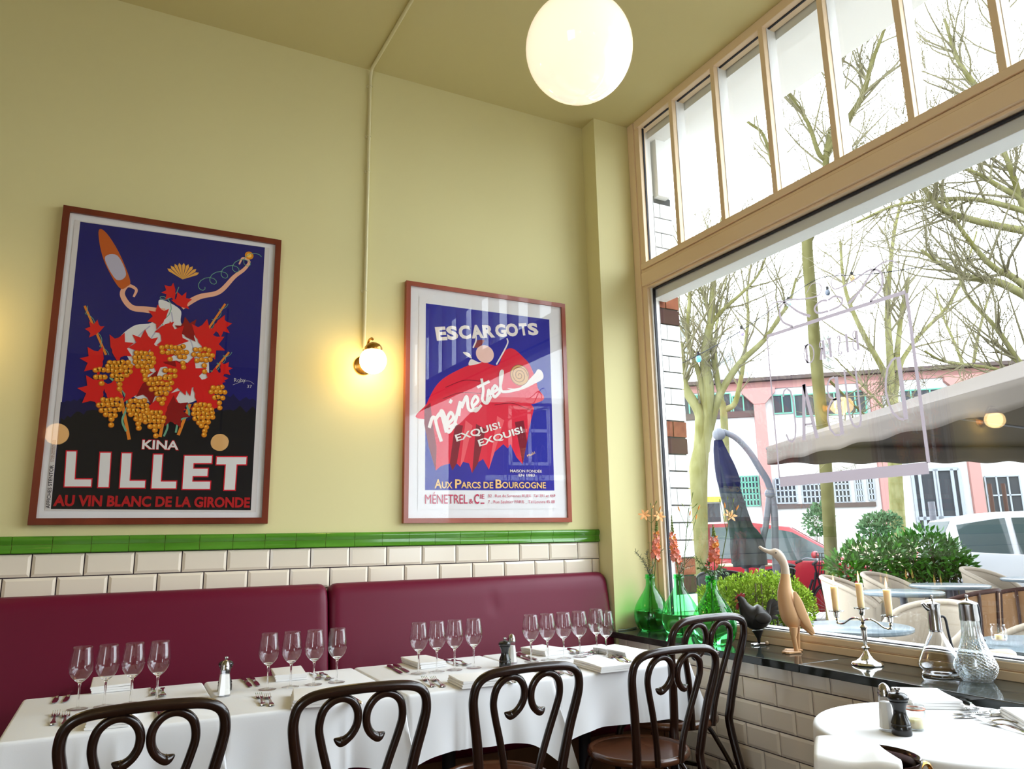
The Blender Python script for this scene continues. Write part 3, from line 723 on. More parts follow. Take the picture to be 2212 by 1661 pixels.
# wine cooler on a stand with a napkin over its rim
cp = atd(1883, 1632, 1.62); CZ = cp.z
w = thing('wine_cooler', 'dark polished wine cooler with a handle on a stand at the bottom edge, right', 'wine cooler', (cp.x, cp.y, 0))
pr = [(.0005, CZ - .20), (.07, CZ - .20), (.078, CZ - .19), (.088, CZ - .08), (.095, CZ - .012), (.099, CZ - .002), (.098, CZ + .001), (.093, CZ - .002), (.090, CZ - .012), (.082, CZ - .09), (.07, CZ - .18), (.0005, CZ - .185)]
build('bucket', MB().lathe(pr, n=56, cap=(False, False)), M['coolerm'], w, smooth=50)
hd = MB().tube([(.096*cos(-.35) + .022 + .022*cos(a*pi/12), .096*sin(-.35) - .01, CZ - .045 + .024*sin(a*pi/12)) for a in range(24)], .005, 8, closed=True); build('handle', hd, M['brass'], w)
build('stand', MB().lathe([(.15, 0), (.14, .015), (.02, .05), (.014, .1), (.014, CZ - .24), (.075, CZ - .205), (.075, CZ - .2)], n=32), M['steel'], w)
b = MB()
vd = (Vector((EYE.x - cp.x, EYE.y - cp.y, 0))).normalized(); sd = Vector((-vd.y, vd.x, 0))     # toward the eye, and its left-hand side
def nt_(u, v):                                                    # cloth: a sheet lying across the mouth and falling over the near left rim
    P00 = Vector((cp.x, cp.y, CZ)) + sd*.10 - vd*.035; 
    across = lerp(.112, -.055, u)
    along = lerp(-.075, .118, min(1, v/.6))
    z = CZ + .012 + .010*sin(pi*min(1, v/.6)) - .05*max(0, (u - .75)/.25)*(1 - min(1, v/.6)) 
    drop = max(0, (v - .6)/.4)
    out = max(0, -(across - .0) )
    a2 = along + .010*sin(drop*2.5) - .06*u*(drop > 0)*0
    z -= .24*drop
    return Vector((cp.x, cp.y, 0)) + sd*(-across) * -1 * -1 + vd*a2 + Vector((0, 0, z + .004*sin(u*7 + v*3)))
b.grid(nt_, 20, 36)
o = build('draped_napkin', b, M['napkin'], smooth=70, solid=.003); tag(o, 'white napkin draped over the wine cooler at the bottom edge', 'napkin')
# ---------------------------------------------------------------- posters
def text2d(txt, bold=0.0):
    c = bpy.data.curves.new('t', 'FONT'); c.body = txt; c.size = 1; c.offset = bold; c.resolution_u = 3
    o = bpy.data.objects.new('t', c); COL.objects.link(o)
    dg = bpy.context.evaluated_depsgraph_get(); dg.update()
    me = bpy.data.meshes.new_from_object(o.evaluated_get(dg))
    v = [(p.co.x, p.co.y) for p in me.vertices]; f = [tuple(p.vertices) for p in me.polygons]
    bpy.data.objects.remove(o); bpy.data.curves.remove(c); bpy.data.meshes.remove(me)
    return v, f
class Art:
    """flat printed shapes on a plane y = const of the wall; each later shape lies a hair in front of the earlier one"""
    def __init__(s, y, dy=.000016): s.fix = None; s.b = MB(); s.y = y; s.dy = dy; s.k = 0; s.mats = []; s.idx = {}
    def use(s, m):
        if m.name not in s.idx: s.idx[m.name] = len(s.mats); s.mats.append(m)
        s.b.mi = s.idx[m.name]
        if s.fix is not None: return s.y - s.fix * s.dy
        s.k += 1; return s.y - s.k * s.dy
    def poly(s, pts, m):
        y = s.use(m); n = len(s.b.v); s.b.v += [(p[0], y, p[1]) for p in pts]; s.b.f.append(tuple(range(n, n + len(pts)))); s.b.m.append(s.b.mi)
    def disc(s, c, r, m, n=18, ry=None): s.poly([(c[0] + r*cos(2*pi*i/n), c[1] + (ry or r)*sin(2*pi*i/n)) for i in range(n)], m)
    def line(s, pts, w, m):
        y = s.use(m); n0 = len(s.b.v); stroke(s.b, pts, w, lambda q: (q[0], y, q[1]))
        n = len(s.b.v) - n0
        for i in range(n0, n0 + n): a, _, c = s.b.v[i]; s.b.v[i] = (a, y - ((i - n0)//4)*4e-6, c)
        s.k += int(n/4*4e-6/s.dy) + 1
    def text(s, txt, p0, p1, h, m, bold=.0, full=False):
        """txt from p0 to p1 along the baseline, capitals h high"""
        v, f = text2d(txt, bold); y = s.use(m)
        x0 = min(a for a, _ in v); x1 = max(a for a, _ in v); y1 = max(b for _, b in v)
        cap = y1 if full else .73
        ux, uz = p1[0] - p0[0], p1[1] - p0[1]; L = sqrt(ux*ux + uz*uz); ux /= L; uz /= L
        n = len(s.b.v)
        for a, b_ in v:
            q = (a - x0) / (x1 - x0) * L; r = b_ / cap * h
            s.b.v.append((p0[0] + ux*q - uz*r, y, p0[1] + uz*q + ux*r))
        s.b.f += [tuple(n + i for i in g) for g in f]; s.b.m += [s.b.mi] * len(f)
def ink(name, *rgb): return mat(name, srgb(*rgb), .65, spec=.2)
I_ = dict(blue=ink('ink_deep_blue', 24, 22, 104), black=ink('ink_black', 14, 13, 18), midn=ink('ink_midnight', 20, 18, 66), red=ink('ink_red', 214, 24, 24), dred=ink('ink_dark_red', 140, 12, 16), org=ink('ink_orange', 222, 138, 22), lorg=ink('ink_light_orange', 250, 196, 84), dorg=ink('ink_burnt_orange', 168, 84, 10),
      cane=ink('ink_cane', 224, 130, 40), mint=ink('ink_mint', 112, 168, 138), wht=ink('ink_white', 226, 224, 222), lil=ink('ink_lilac', 186, 182, 200), skin=ink('ink_peach', 236, 176, 146), gold=ink('ink_gold', 232, 168, 76), crim=ink('ink_crimson', 206, 14, 40), tred=ink('ink_text_red', 176, 22, 28), amb=ink('ink_amber', 196, 92, 32),
      b2=ink('ink_cobalt', 34, 36, 150), r2=ink('ink_scarlet', 222, 30, 58), r2d=ink('ink_wine', 128, 12, 34), r2l=ink('ink_coral', 236, 92, 100), pk=ink('ink_pink', 240, 198, 186), tan=ink('ink_tan', 214, 166, 104), brn=ink('ink_brown', 146, 96, 52), ivy=ink('ink_ivory', 236, 226, 220), ylw=ink('ink_straw', 242, 196, 128), txt=ink('ink_rose', 190, 42, 82), blk=ink('ink_line', 30, 18, 30))
YP = -.020
def frame_thing(lab, corners, woodm, fw=.030, dep=.032):
    P = [at(*c, 1, -dep) for c in corners]
    x0, x1 = (P[0].x + P[3].x)/2, (P[1].x + P[2].x)/2; z1, z0 = (P[0].z + P[1].z)/2, (P[2].z + P[3].z)/2
    t = thing('framed_poster', lab, 'poster', ((x0 + x1)/2, 0, (z0 + z1)/2))
    w, h = (x1 - x0)/2, (z1 - z0)/2
    b = MB()
    O = [(-w, -h), (w, -h), (w, h), (-w, h)]; N = [(-w + fw, -h + fw), (w - fw, -h + fw), (w - fw, h - fw), (-w + fw, h - fw)]
    for i in range(4):
        j = (i + 1) % 4; o0, o1, i0, i1 = O[i], O[j], N[i], N[j]
        g = .0003
        b.rings([[Vector((o0[0], -.001, o0[1])), Vector((o0[0], -dep + .002, o0[1])), Vector((o0[0]*.9985, -dep, o0[1]*.9985)), Vector((i0[0], -dep, i0[1])), Vector((i0[0], -.012, i0[1]))],
                 [Vector((o1[0], -.001, o1[1])), Vector((o1[0], -dep + .002, o1[1])), Vector((o1[0]*.9985, -dep, o1[1]*.9985)), Vector((i1[0], -dep, i1[1])), Vector((i1[0], -.012, i1[1]))]])
    build('frame', b, woodm, t, smooth=0)
    build('mount', MB().box((-w + fw - .002, -.0185, -h + fw - .002), (w - fw + .002, -.010, h - fw + .002)), M['mat'], t, smooth=0)
    build('picture_glass', MB().quad((-w + fw, -.0262, -h + fw), (w - fw, -.0262, -h + fw), (w - fw, -.0262, h - fw), (-w + fw, -.0262, h - fw)), M['pglass'], t, smooth=0)
    return t
def crop(x0, y0, k):
    def f(cx_, cy_): p = at(x0 + cx_*k, y0 + cy_*k, 1, YP); return (p.x, p.z)
    return f
pa = frame_thing('large dark red framed poster with heavy white block letters on blue, left of the lamp', [(135.7, 444), (608, 516), (579, 1132.6), (60, 1132.6)], M['mahog'])
A1, B1 = crop(50, 430, .27125), crop(50, 780, .27125)
ar = Art(YP)
def rect(ar, a, b_, c, d, m): ar.poly([d, c, b_, a], m)
ar.poly([A1(412, 165), B1(172, 1192), B1(1855, 1203), A1(1962, 388)], M['paper'])
ar.poly([A1(455, 180), B1(220, 1178), B1(1813, 1188), A1(1925, 385)], I_['blue'])
rnd = random.Random(5)
for mm, off, amp in (('midn', 330, 40), ('black', 430, 50)):
    top = []
    for i in range(61):
        t = i/60; xx = lerp(300, 1855, t); top.append(B1(xx, off + amp*sin(t*9 + off) + (rnd.uniform(-30, 30) if i % 2 else 0)))
    ar.poly(top[::-1] + [B1(220, 1178), B1(1813, 1188)], I_[mm]) if False else ar.poly([B1(1813, 1188)] + top[::-1] + [B1(220, 1178)], I_[mm])
# plain stand-in for the picture: a fan of pale ribbons over a heap of red leaves and golden grapes
def sm(f, pts, closed=True, n=6): return [(p.x, p.y) for p in spline([(*f(*p), 0) for p in pts], n, closed)]
ar.poly(sm(A1, [(1090, 800), (1250, 880), (1265, 1000), (1430, 1130), (1480, 1330), (1440, 1560), (1200, 1640), (860, 1560), (850, 1300), (760, 1130), (880, 1010), (1020, 985), (1080, 900)]), I_['wht'])
for q in ([(1010, 1010), (900, 1120), (880, 1300)], [(1100, 1000), (1010, 1130), (980, 1300)], [(1230, 1010), (1330, 1120), (1380, 1300)], [(1180, 900), (1190, 980), (1170, 1080)]):
    ar.line(sm(A1, q, False), .006, I_['lil'])
for q, w_ in (([(1130, 900), (980, 880), (860, 860), (790, 760), (830, 690), (900, 720), (880, 780)], .036), ([(1260, 860), (1400, 780), (1560, 740), (1680, 620), (1760, 560), (1800, 500), (1750, 470), (1720, 520)], .030)):
    ar.line(sm(A1, q, False), lambda t, w_=w_: w_ * (1 - .75*t), I_['skin'])
for k_ in range(9): leaf_a = -1.0 + k_*.25; c_ = A1(1270, 640); ar.poly([c_, (c_[0] + .075*sin(leaf_a - .1), c_[1] + .075*cos(leaf_a - .1)), (c_[0] + .088*sin(leaf_a), c_[1] + .088*cos(leaf_a)), (c_[0] + .075*sin(leaf_a + .1), c_[1] + .075*cos(leaf_a + .1))][::-1], I_['gold'])
# plain amber lozenge and small round as accents
ar.poly(sm(A1, [(600, 262), (655, 262), (760, 420), (850, 640), (830, 695), (760, 700), (640, 480)]), I_['amb'])
ar.poly(sm(A1, [(650, 470), (750, 450), (820, 600), (740, 640)]), I_['lil'])
ar.disc(A1(1800, 450), .022, I_['org']); ar.disc(A1(1800, 450), .012, I_['lorg'])
def coil(f, p0, p1, turns, amp, w, m):
    q = []
    for i in range(turns*10 + 1):
        t = i/(turns*10); a = 2*pi*turns*t
        q.append(f(lerp(p0[0], p1[0], t) + amp*cos(a), lerp(p0[1], p1[1], t) + amp*.8*sin(a)))
    ar.line(q, w, m)
coil(A1, (1180, 700), (1060, 1050), 2, 60, .0035, I_['mint']); coil(A1, (1400, 700), (1850, 460), 5, 48, .0032, I_['mint'])
for f, a, b_ in ((A1, (490, 850), (660, 1240)), (A1, (1610, 835), (1440, 1085)), (A1, (1640, 1220), (1490, 1400))):
    ar.line([f(*a), f(*b_)], .010, I_['cane']); coil(f, a, b_, 3, 22, .0025, I_['mint'])
for a, b_ in (((770, 230), (845, 625)), ((1120, 450), (1090, 605)), ((1330, 340), (1235, 590))):
    ar.line([B1(*a), B1(*b_)], .014, I_['cane'])
for q in ([(690, 130), (790, 230), (830, 350), (790, 470), (820, 560)], [(1130, 440), (1150, 520), (1120, 600)], [(1300, 340), (1320, 430), (1240, 480), (1215, 570)]):
    ar.line(sm(B1, q, False), .009, I_['mint'])
def leaf(f, cx_, cy_, r, ang, m):
    pts = []
    for a, k in ((0, 1.0), (18, .58), (32, .72), (44, .95), (58, .60), (80, .52), (98, .82), (112, .50), (150, .30), (180, .22)):
        pts.append((a, k))
    full = pts + [(360 - a, k) for a, k in pts[-2:0:-1]]
    ar.poly([f(cx_ + r*k*cos(radians(a) + ang), cy_ - r*k*sin(radians(a) + ang)) for a, k in full][::-1], m)
def bunch(f, cx_, cy_, w, h, seed, r=23):
    g = random.Random(seed); n = 0
    rows = max(3, int(h / (r*1.25))); k0 = ar.k; ar.k += 3
    for j in range(rows):
        t = j/(rows - 1); ww = 1.4 * w * (1 - .75*t) * (.75 + .5*sin(pi*min(1, t*1.4)))
        k = max(1, int(ww / (r*1.5)))
        for i in range(max(1, k)):
            x = cx_ + (i - (k - 1)/2) * r*1.55 + g.uniform(-5, 5) + t*12; y = cy_ + h*t + g.uniform(-6, 6)
            c = f(x, y); rr = r*.00058
            ar.fix = k0 + 1; ar.disc(c, rr, I_['dorg'], 12); ar.fix = k0 + 2; ar.disc((c[0] + rr*.06, c[1] + rr*.08), rr*.86, I_['org'], 12); ar.fix = k0 + 3; ar.disc((c[0] - rr*.2, c[1] + rr*.28), rr*.34, I_['lorg'], 8)
    ar.fix = None
for x, y, r, a, m in ((1100, 950, 120, 2.6, 'red'), (1130, 1030, 110, 5.2, 'red'), (1190, 740, 90, 3.2, 'red'), (1255, 830, 100, 1.1, 'red'), (1300, 1060, 130, .9, 'dred'), (1190, 1130, 160, 1.7, 'red'), (1420, 1100, 160, .5, 'red'), (1470, 1150, 150, 5.9, 'red'), (1560, 1000, 110, 5.6, 'red'), (580, 1050, 95, 2.2, 'red'), (740, 1190, 150, .3, 'red'), (600, 1290, 150, 3.0, 'red'), (980, 1180, 150, 2.4, 'red'), (1060, 1260, 170, .2, 'red'), (1590, 1355, 80, .1, 'red'), (1510, 1440, 110, .6, 'red'), (1240, 1330, 160, 4.6, 'dred'), (1290, 1420, 190, .4, 'red')):
    leaf(A1, x, y, r, a, I_[m])
for x, y, r, a, m in ((600, 240, 170, 3.0, 'red'), (690, 250, 130, .4, 'red'), (900, 210, 190, 2.3, 'red'), (1000, 190, 170, 5.6, 'dred'), (930, 100, 130, 1.8, 'red'), (1120, 330, 200, 5.2, 'red'), (1180, 400, 160, 6.0, 'dred'), (1410, 250, 190, .2, 'red'), (1440, 330, 150, 5.3, 'red'), (1540, 150, 100, .9, 'red'), (1250, 110, 180, 4.2, 'red')):
    leaf(B1, x, y, r, a, I_[m])
for x, y, w, h, sd in ((1160, 1180, 150, 90, 1), (1260, 1180, 90, 160, 2), (1430, 1200, 140, 170, 3), (960, 1230, 150, 210, 4), (760, 1300, 170, 210, 5), (610, 1360, 120, 110, 6), (1170, 1370, 110, 90, 7), (1090, 1430, 170, 200, 8)): bunch(A1, x, y, w, h, sd)
for x, y, w, h, sd in ((690, 310, 160, 200, 9), (910, 320, 150, 220, 10), (1040, 410, 150, 180, 11), (1430, 350, 150, 240, 12), (1550, 210, 120, 160, 13)): bunch(B1, x, y, w, h, sd)
# lettering
def block(f, ch, x0, x1, y0, y1, st_, dxt):
    """heavy block capital in crop pixels; dxt leans the top by perspective"""
    def q(pts, g): return [f(px, py) for px, py in pts]
    L = {'L': [(0,0),(1,0),(1,.2),(st_,.2),(st_,1),(0,1)], 'I': [(0,0),(1,0),(1,1),(0,1)], 'T': [(.5-st_/2,0),(.5+st_/2,0),(.5+st_/2,.78),(1,.78),(1,1),(0,1),(0,.78),(.5-st_/2,.78)],
         'E': [(0,0),(1,0),(1,.22),(st_,.22),(st_,.39),(.88,.39),(.88,.61),(st_,.61),(st_,.78),(1,.78),(1,1),(0,1)]}[ch]
    def map_(g):
        ex, ey = g
        out = []
        cx_ = sum(p[0] for p in L)/len(L)
        for px, py in L: out.append((px, py))
        return [(lerp(x0, x1, px) + dxt*py, lerp(y1, y0, py)) for px, py in out]
    base = map_((0, 0))
    # outline: offset polygon outwards
    def offset(P, d):
        n = len(P); O = []
        for i in range(n):
            a, b_, c = Vector(P[i-1]), Vector(P[i]), Vector(P[(i+1) % n])
            e1, e2 = (b_ - a).normalized(), (c - b_).normalized()
            n1, n2 = Vector((-e1.y, e1.x)), Vector((-e2.y, e2.x)); m = n1 + n2
            O.append(b_ + m * (d / max(.3, m.dot(n1))))
        return O
    ar.poly([f(*p) for p in offset(base, 9)], I_['crim']); ar.poly([f(*p) for p in base], I_['wht'])
for ch, x0, x1, y0, y1, s_ in (('L', 330, 540, 720, 998, .36), ('I', 597, 680, 730, 1003, 1), ('L', 770, 968, 735, 1008, .37), ('L', 1022, 1215, 745, 1013, .36), ('E', 1268, 1485, 755, 1018, .34), ('T', 1525, 1760, 765, 1025, .36)):
    block(B1, ch, x0, x1, y0, y1, s_, 18)
ar.text('KINA', B1(942, 700), B1(1240, 708), .047, I_['crim'], .045); ar.text('KINA', B1(946, 697), B1(1236, 705), .043, I_['wht'], .025)
ar.text('AU VIN BLANC DE LA GIRONDE', B1(238, 1150), B1(1803, 1163), .048, I_['tred'], .04)
ar.text('AFFICHES STENTOR', B1(212, 1172), B1(243, 828), .015, I_['blk'], .01); ar.text('ETABL MARRIMOUY', B1(232, 800), B1(248, 630), .007, I_['brn']); ar.text('12 RUE BEAUSSES PARIS', B1(246, 800), B1(262, 630), .006, I_['brn'])
ar.text('Roby', B1(1680, 168), B1(1770, 166), .022, I_['wht'], -.01); ar.line(sm(B1, [(1670, 190), (1740, 165), (1800, 160), (1838, 185)], False), .0012, I_['wht']); ar.text('37', B1(1782, 214), B1(1820, 216), .017, I_['wht'], -.01)
o = build('print', ar.b, ar.mats, None, smooth=0); o.parent = pa; o.matrix_parent_inverse = Matrix.Translation(-pa.location)

pb = frame_thing('smaller red wood framed poster with slanted white script on scarlet, right of the lamp', [(878.1, 606.1), (1220.2, 655.1), (1236.8, 1126), (871.8, 1132.4)], wood('cherry_frame', (.25, .045, .018), (.34, .07, .03), .3, 8, (1, 1, .2), .3), fw=.027)
A2, B2 = crop(850, 590, .18987), crop(850, 870, .18987)
ar = Art(YP)
ar.poly([A2(290, 253), B2(275, 1215), B2(1890, 1210), A2(1830, 455)], M['paper']) if False else ar.poly([A2(290, 253), B2(275, 1215), B2(1880, 1205), A2(1838, 470)], M['mat'])
ar.poly([A2(368, 343), B2(358, 993), B2(1830, 998), A2(1772, 528)], I_['b2'])
# plain stand-in: a big scarlet fan shape with a pale round and a tan spiral
ar.poly(sm(A2, [(350, 1660), (380, 1480), (520, 1240), (760, 1090), (1000, 1010), (1180, 1050), (1260, 890), (1360, 860), (1480, 960), (1560, 1060), (1640, 1300), (1620, 1480)]) , I_['r2'])
ar.poly([B2(*p) for p in ((352, 60), (350, 240), (400, 500), (480, 770), (540, 720), (640, 690), (670, 770), (720, 690), (760, 730), (790, 670), (860, 690), (895, 800), (940, 690), (1020, 640), (1085, 760), (1150, 560), (1250, 470), (1300, 520), (1330, 470), (1400, 620), (1470, 700), (1520, 440), (1545, 280), (1600, 60), (1400, -180), (500, -120))], I_['r2'])
ar.poly([B2(*p) for p in ((352, 60), (350, 240), (400, 500), (480, 770), (490, 500), (440, 200), (420, 0))], I_['r2d'])
ar.poly([B2(*p) for p in ((700, 240), (640, 690), (670, 770), (720, 690), (790, 260))], I_['r2d']); ar.poly([B2(*p) for p in ((940, 240), (895, 800), (960, 690), (1050, 300))], I_['r2d'])
ar.poly([B2(*p) for p in ((820, 200), (760, 720), (800, 660), (900, 260))], I_['r2l']); ar.poly([B2(*p) for p in ((1180, 150), (1085, 760), (1150, 560), (1260, 200))], I_['r2l']); ar.poly([B2(*p) for p in ((1380, 220), (1470, 700), (1520, 440), (1480, 200))], I_['r2d'])
for q in ([(590, 1300), (800, 1220), (1000, 1230)], [(560, 1430), (760, 1360), (1000, 1370)], [(1150, 1500), (1350, 1480), (1560, 1560)]): ar.line(sm(A2, q, False), .004, I_['r2d'])
ar.poly(sm(A2, [(790, 900), (860, 910), (890, 970), (830, 940)]), I_['ivy']); ar.poly(sm(A2, [(860, 1050), (880, 980), (960, 1010), (1000, 1020)]), I_['ivy'])
c_ = A2(1040, 920); ar.disc(c_, .060, I_['pk'], 32, .055)
ar.poly(sm(A2, [(920, 840), (940, 770), (1030, 760), (1010, 810), (950, 850)]), I_['r2d'])
ar.line(sm(A2, [(1170, 1040), (1260, 880), (1300, 790), (1290, 740)], False), .009, I_['ivy']); ar.line(sm(A2, [(905, 850), (940, 760), (930, 660)], False), .009, I_['ivy'])
ar.poly(sm(A2, [(1295, 1310), (1440, 1300), (1600, 1150), (1640, 1095), (1690, 1120), (1700, 1200), (1600, 1260), (1440, 1330)]), I_['ivy'])
c_ = A2(1435, 1160); ar.disc(c_, .066, I_['brn'], 40); ar.disc(c_, .062, I_['tan'], 40)
ar.line([(c_[0] - .002 + (.057 - .0011*i)*cos(i*.34), c_[1] - .002 + (.057 - .0011*i)*sin(i*.34)) for i in range(50)], .0045, I_['brn'])
def tx2(f, txt, p0, p1, h, m, bold): ar.text(txt, f(*p0), f(*p1), h, m, bold)
# arched heading, letter by letter
for ch, x0, y0, x1, y1, hh in (('E', 492, 760, 612, 752, 0.078), ('S', 615, 752, 742, 742, 0.078), ('C', 752, 745, 886, 735, 0.078), ('A', 890, 735, 1026, 728, 0.078), ('R', 1026, 728, 1156, 722, 0.076), ('G', 1166, 720, 1290, 715, 0.076), ('O', 1288, 712, 1425, 706, 0.076), ('T', 1440, 702, 1530, 698, 0.074), ('S', 1535, 700, 1652, 696, 0.074)):
    ar.text(ch, A2(x0, y0), A2(x1, y1), hh, I_['ivy'], .05)
# brush script, drawn as one thick line per letter run
def brush(f, runs, w, m):
    for q in runs: ar.line(sm(f, q, False, 10), w, m)
brush(B2, [[(405, 285), (440, 175), (470, 180), (500, 300), (545, 440)], [(470, 200), (530, 120), (560, 180), (600, 340)], [(530, 160), (545, 90), (580, 150), (620, 330), (690, 260)],
           [(620, 240), (680, 170), (650, 110), (610, 190), (630, 270), (720, 230)], [(690, 260), (730, 100), (760, -10), (740, 150)], [(770, 60), (830, -70), (850, 60), (890, 90), (960, 60)]], .0195, I_['ivy'])
brush(A2, [[(640, 1480), (660, 1440)], [(900, 1520), (960, 1450), (930, 1400), (890, 1480), (930, 1570), (1000, 1500)], [(1000, 1200), (1020, 1330), (1010, 1440), (1060, 1480), (1110, 1400)], [(950, 1300), (1090, 1230)],
           [(1060, 1470), (1080, 1330), (1100, 1380), (1130, 1300)], [(1130, 1360), (1180, 1320), (1150, 1280), (1125, 1350), (1150, 1410), (1210, 1350)], [(1200, 1370), (1240, 1130), (1215, 1150), (1220, 1320), (1270, 1350), (1430, 1320)]], .0175, I_['ivy'])
for txt, a, b_, hh in (('EXQUIS!', (715, 440), (1222, 285), .040), ('EXQUIS!', (975, 497), (1475, 338), .040)): tx2(B2, txt, a, b_, hh, I_['ivy'], .025)
tx2(B2, 'MAISON FONDÉE', (1325, 790), (1685, 795), .0170, I_['ivy'], .01); tx2(B2, 'EN 1883', (1422, 838), (1605, 840), .0170, I_['ivy'], .01)
for txt, x0, x1, big in (('A', 465, 545, 1), ('UX', 548, 668, 0), ('P', 698, 770, 1), ('ARCS', 768, 990, 0), ('DE', 1022, 1132, 0), ('B', 1158, 1232, 1), ('OURGOGNE', 1234, 1732, 0)):
    tx2(B2, txt, (x0, 970), (x1, 972), .052 if big else .037, I_['ylw'], .02)
tx2(B2, 'Mudd', (1525, 620), (1610, 578), .016, I_['ylw'], 0)
tx2(B2, 'MÉNETREL', (358, 1148), (842, 1146), .054, I_['txt'], 0); tx2(B2, '&', (858, 1145), (905, 1145), .028, I_['txt'], 0); tx2(B2, 'C', (918, 1146), (972, 1146), .056, I_['txt'], .02); tx2(B2, 'IE', (985, 1090), (1032, 1090), .026, I_['txt'], .01); ar.line([B2(990, 1142), B2(1032, 1142)], .006, I_['txt'])
tx2(B2, '32 . Rue de Suresnes RUEIL  Tél 391 et 469', (1075, 1076), (1838, 1074), .019, I_['txt'], -.004); tx2(B2, '7 , Rue Saulnier PARIS _ Tél Louvre 45 88', (1075, 1144), (1832, 1142), .019, I_['txt'], -.004)
o = build('print', ar.b, ar.mats, None, smooth=0); o.parent = pb; o.matrix_parent_inverse = Matrix.Translation(-pb.location)

# ---------------------------------------------------------------- lamps and conduit
sc_ = thing('wall_lamp', 'lit brass wall lamp with a round white globe between the two posters', 'lamp', (1.128, 0, 2.275))
build('backplate', MB().lathe([(.0005, .024), (.022, .022), (.030, .016), (.046, .013), (.053, .008), (.055, 0)], n=40, M=RX(pi/2)), M['brass'], sc_)
build('arm', MB().tube(spline([(0, -.02, 0), (0, -.05, .02), (0, -.075, .075), (0, -.10, .118), (.008, -.125, .128), (.010, -.14, .118)], 6), .0065, 10), M['brass'], sc_)
GC = at(806, 779, 1, -.14) - Vector((1.128, 0, 2.275))
build('globe_shade', MB().ball(GC, .073, 40, 24), M['lamp'], sc_, smooth=80)
build('gallery', MB().lathe([(.047, .050), (.049, .060), (.048, .074), (.036, .090), (.014, .102), (.0005, .104)], GC, 32), M['brass'], sc_)
sb = MB()
for a in (.4, 2.5, 4.6): sb.cyl((GC.x + .046*cos(a), GC.y + .046*sin(a), GC.z + .062), (GC.x + .060*cos(a), GC.y + .060*sin(a), GC.z + .062), .004, n=8)
build('gallery_screw', sb, M['brass'], sc_)
s2_ = copy_tree(sc_); s2_.location = (-.86, 0, 2.275); s2_['label'] = 'lit brass wall lamp just past the left edge, whose glow falls beside the left poster'
pd = thing('pendant_lamp', 'big opal globe pendant lamp hanging from the ceiling, cut by the top edge', 'lamp', (1.125, -2.283, HC))
PC = Vector((0, 0, 2.776 - HC))
build('globe_shade', MB().ball(PC, .1625, 64, 40), M['opal'], pd, smooth=80)
build('fitter', MB().lathe([(.055, .150), (.06, .165), (.058, .19), (.03, .205), (.012, .215)], PC, 32), M['brass'], pd)
build('rod', MB().cyl((0, 0, PC.z + .2), (0, 0, -.02), .007, n=12), M['brass'], pd)
build('canopy', MB().lathe([(.055, 0), (.05, -.012), (.015, -.03), (.0005, -.031)], n=32), M['brass'], pd)
for i, (x, y, z, r) in enumerate(((-.70, -5.4, 2.50, .115), (.95, -5.4, 2.48, .10))):      # two more lamps of the room, seen mirrored in the left picture glass
    t = thing('pendant_lamp', ('warm globe lamp of the room behind, mirrored at the left edge of the left poster', 'warm globe lamp of the room behind, mirrored at the lower right of the left poster')[i], 'lamp', (x, y, HC))
    build('globe_shade', MB().ball((0, 0, z - HC), r, 32, 20), M['lamp2'], t, smooth=80)
    build('rod', MB().cyl((0, 0, z - HC + r*.9), (0, 0, 0), .012, n=10), M['gasket'], t)
cn = thing('conduit', 'painted cable pipe running down the wall to the wall lamp and along the ceiling', 'pipe', (1.127, 0, 2.40))
zc = HC - 2.40
q0 = at(890, 0, 2, HC - .012); q1 = at(830, 85, 2, HC - .012)
dx = (q0.x - 1.127) / (q0.y)
pth = [(0, -.012, -.03), (0, -.012, .8), (0, -.012, zc - .09)] + [(0, -.012 - .045*(1 - cos(a)), zc - .09 + .078*sin(a)) for a in (.3, .7, 1.1, 1.45)] + [(dx * y, y, zc - .012) for y in (-.12, -.5, -1.2, -2.5, -5)]
build('pipe', MB().tube(pth, .0095, 12), M['cond'], cn)
for z in (4.006, 3.674, 3.448, 2.708):
    c = MB().box((-.022, -.006, z - 2.40 - .008), (-.008, -.0005, z - 2.40 + .008)).tube([(.0115*cos(a), -.012 - .0115*sin(a), z - 2.40) for a in [i*pi/8 for i in range(9)]], .0025, 6)
    c.cyl((-.018, -.006, z - 2.40), (-.018, -.010, z - 2.40), .004, n=8); build('clip', c, M['cond'], cn)
# ---------------------------------------------------------------- things on the window sill
SZ = SILL + .0008
VD = Vector((CR.x, CR.y, 0)).normalized()            # image right on the floor plan
def sill_at(x, y, xmax=2.82):
    p = at(x, y, 2, SILL)
    if p.x > xmax: p = EYE + (p - EYE) * (xmax / p.x)
    p.z = SZ; return p
def make_bottle(lab):
    t = thing('glass_demijohn', lab, 'bottle', (0, 0, 0), 0, 'green glass bottles on the sill')
    bp = [(.001, .012), (.04, .006), (.066, .002), (.078, .012), (.092, .04), (.099, .075), (.099, .105), (.092, .14), (.078, .175), (.060, .208), (.044, .236), (.032, .260), (.0265, .280), (.0250, .310), (.0255, .318)]
    p = [(max(.0005, v.x), v.y) for v in spline([(r, z, 0) for r, z in bp], 4)]
    p += [(.0285, .319), (.0305, .324), (.0285, .329), (.026, .331), (.0275, .336), (.0275, .343), (.0255, .346), (.0225, .345), (.0215, .338), (.0215, .322)]
    build('glass_body', MB().lathe(p, n=56, cap=(False, False)), M['bglass'], t, smooth=80)
    return t
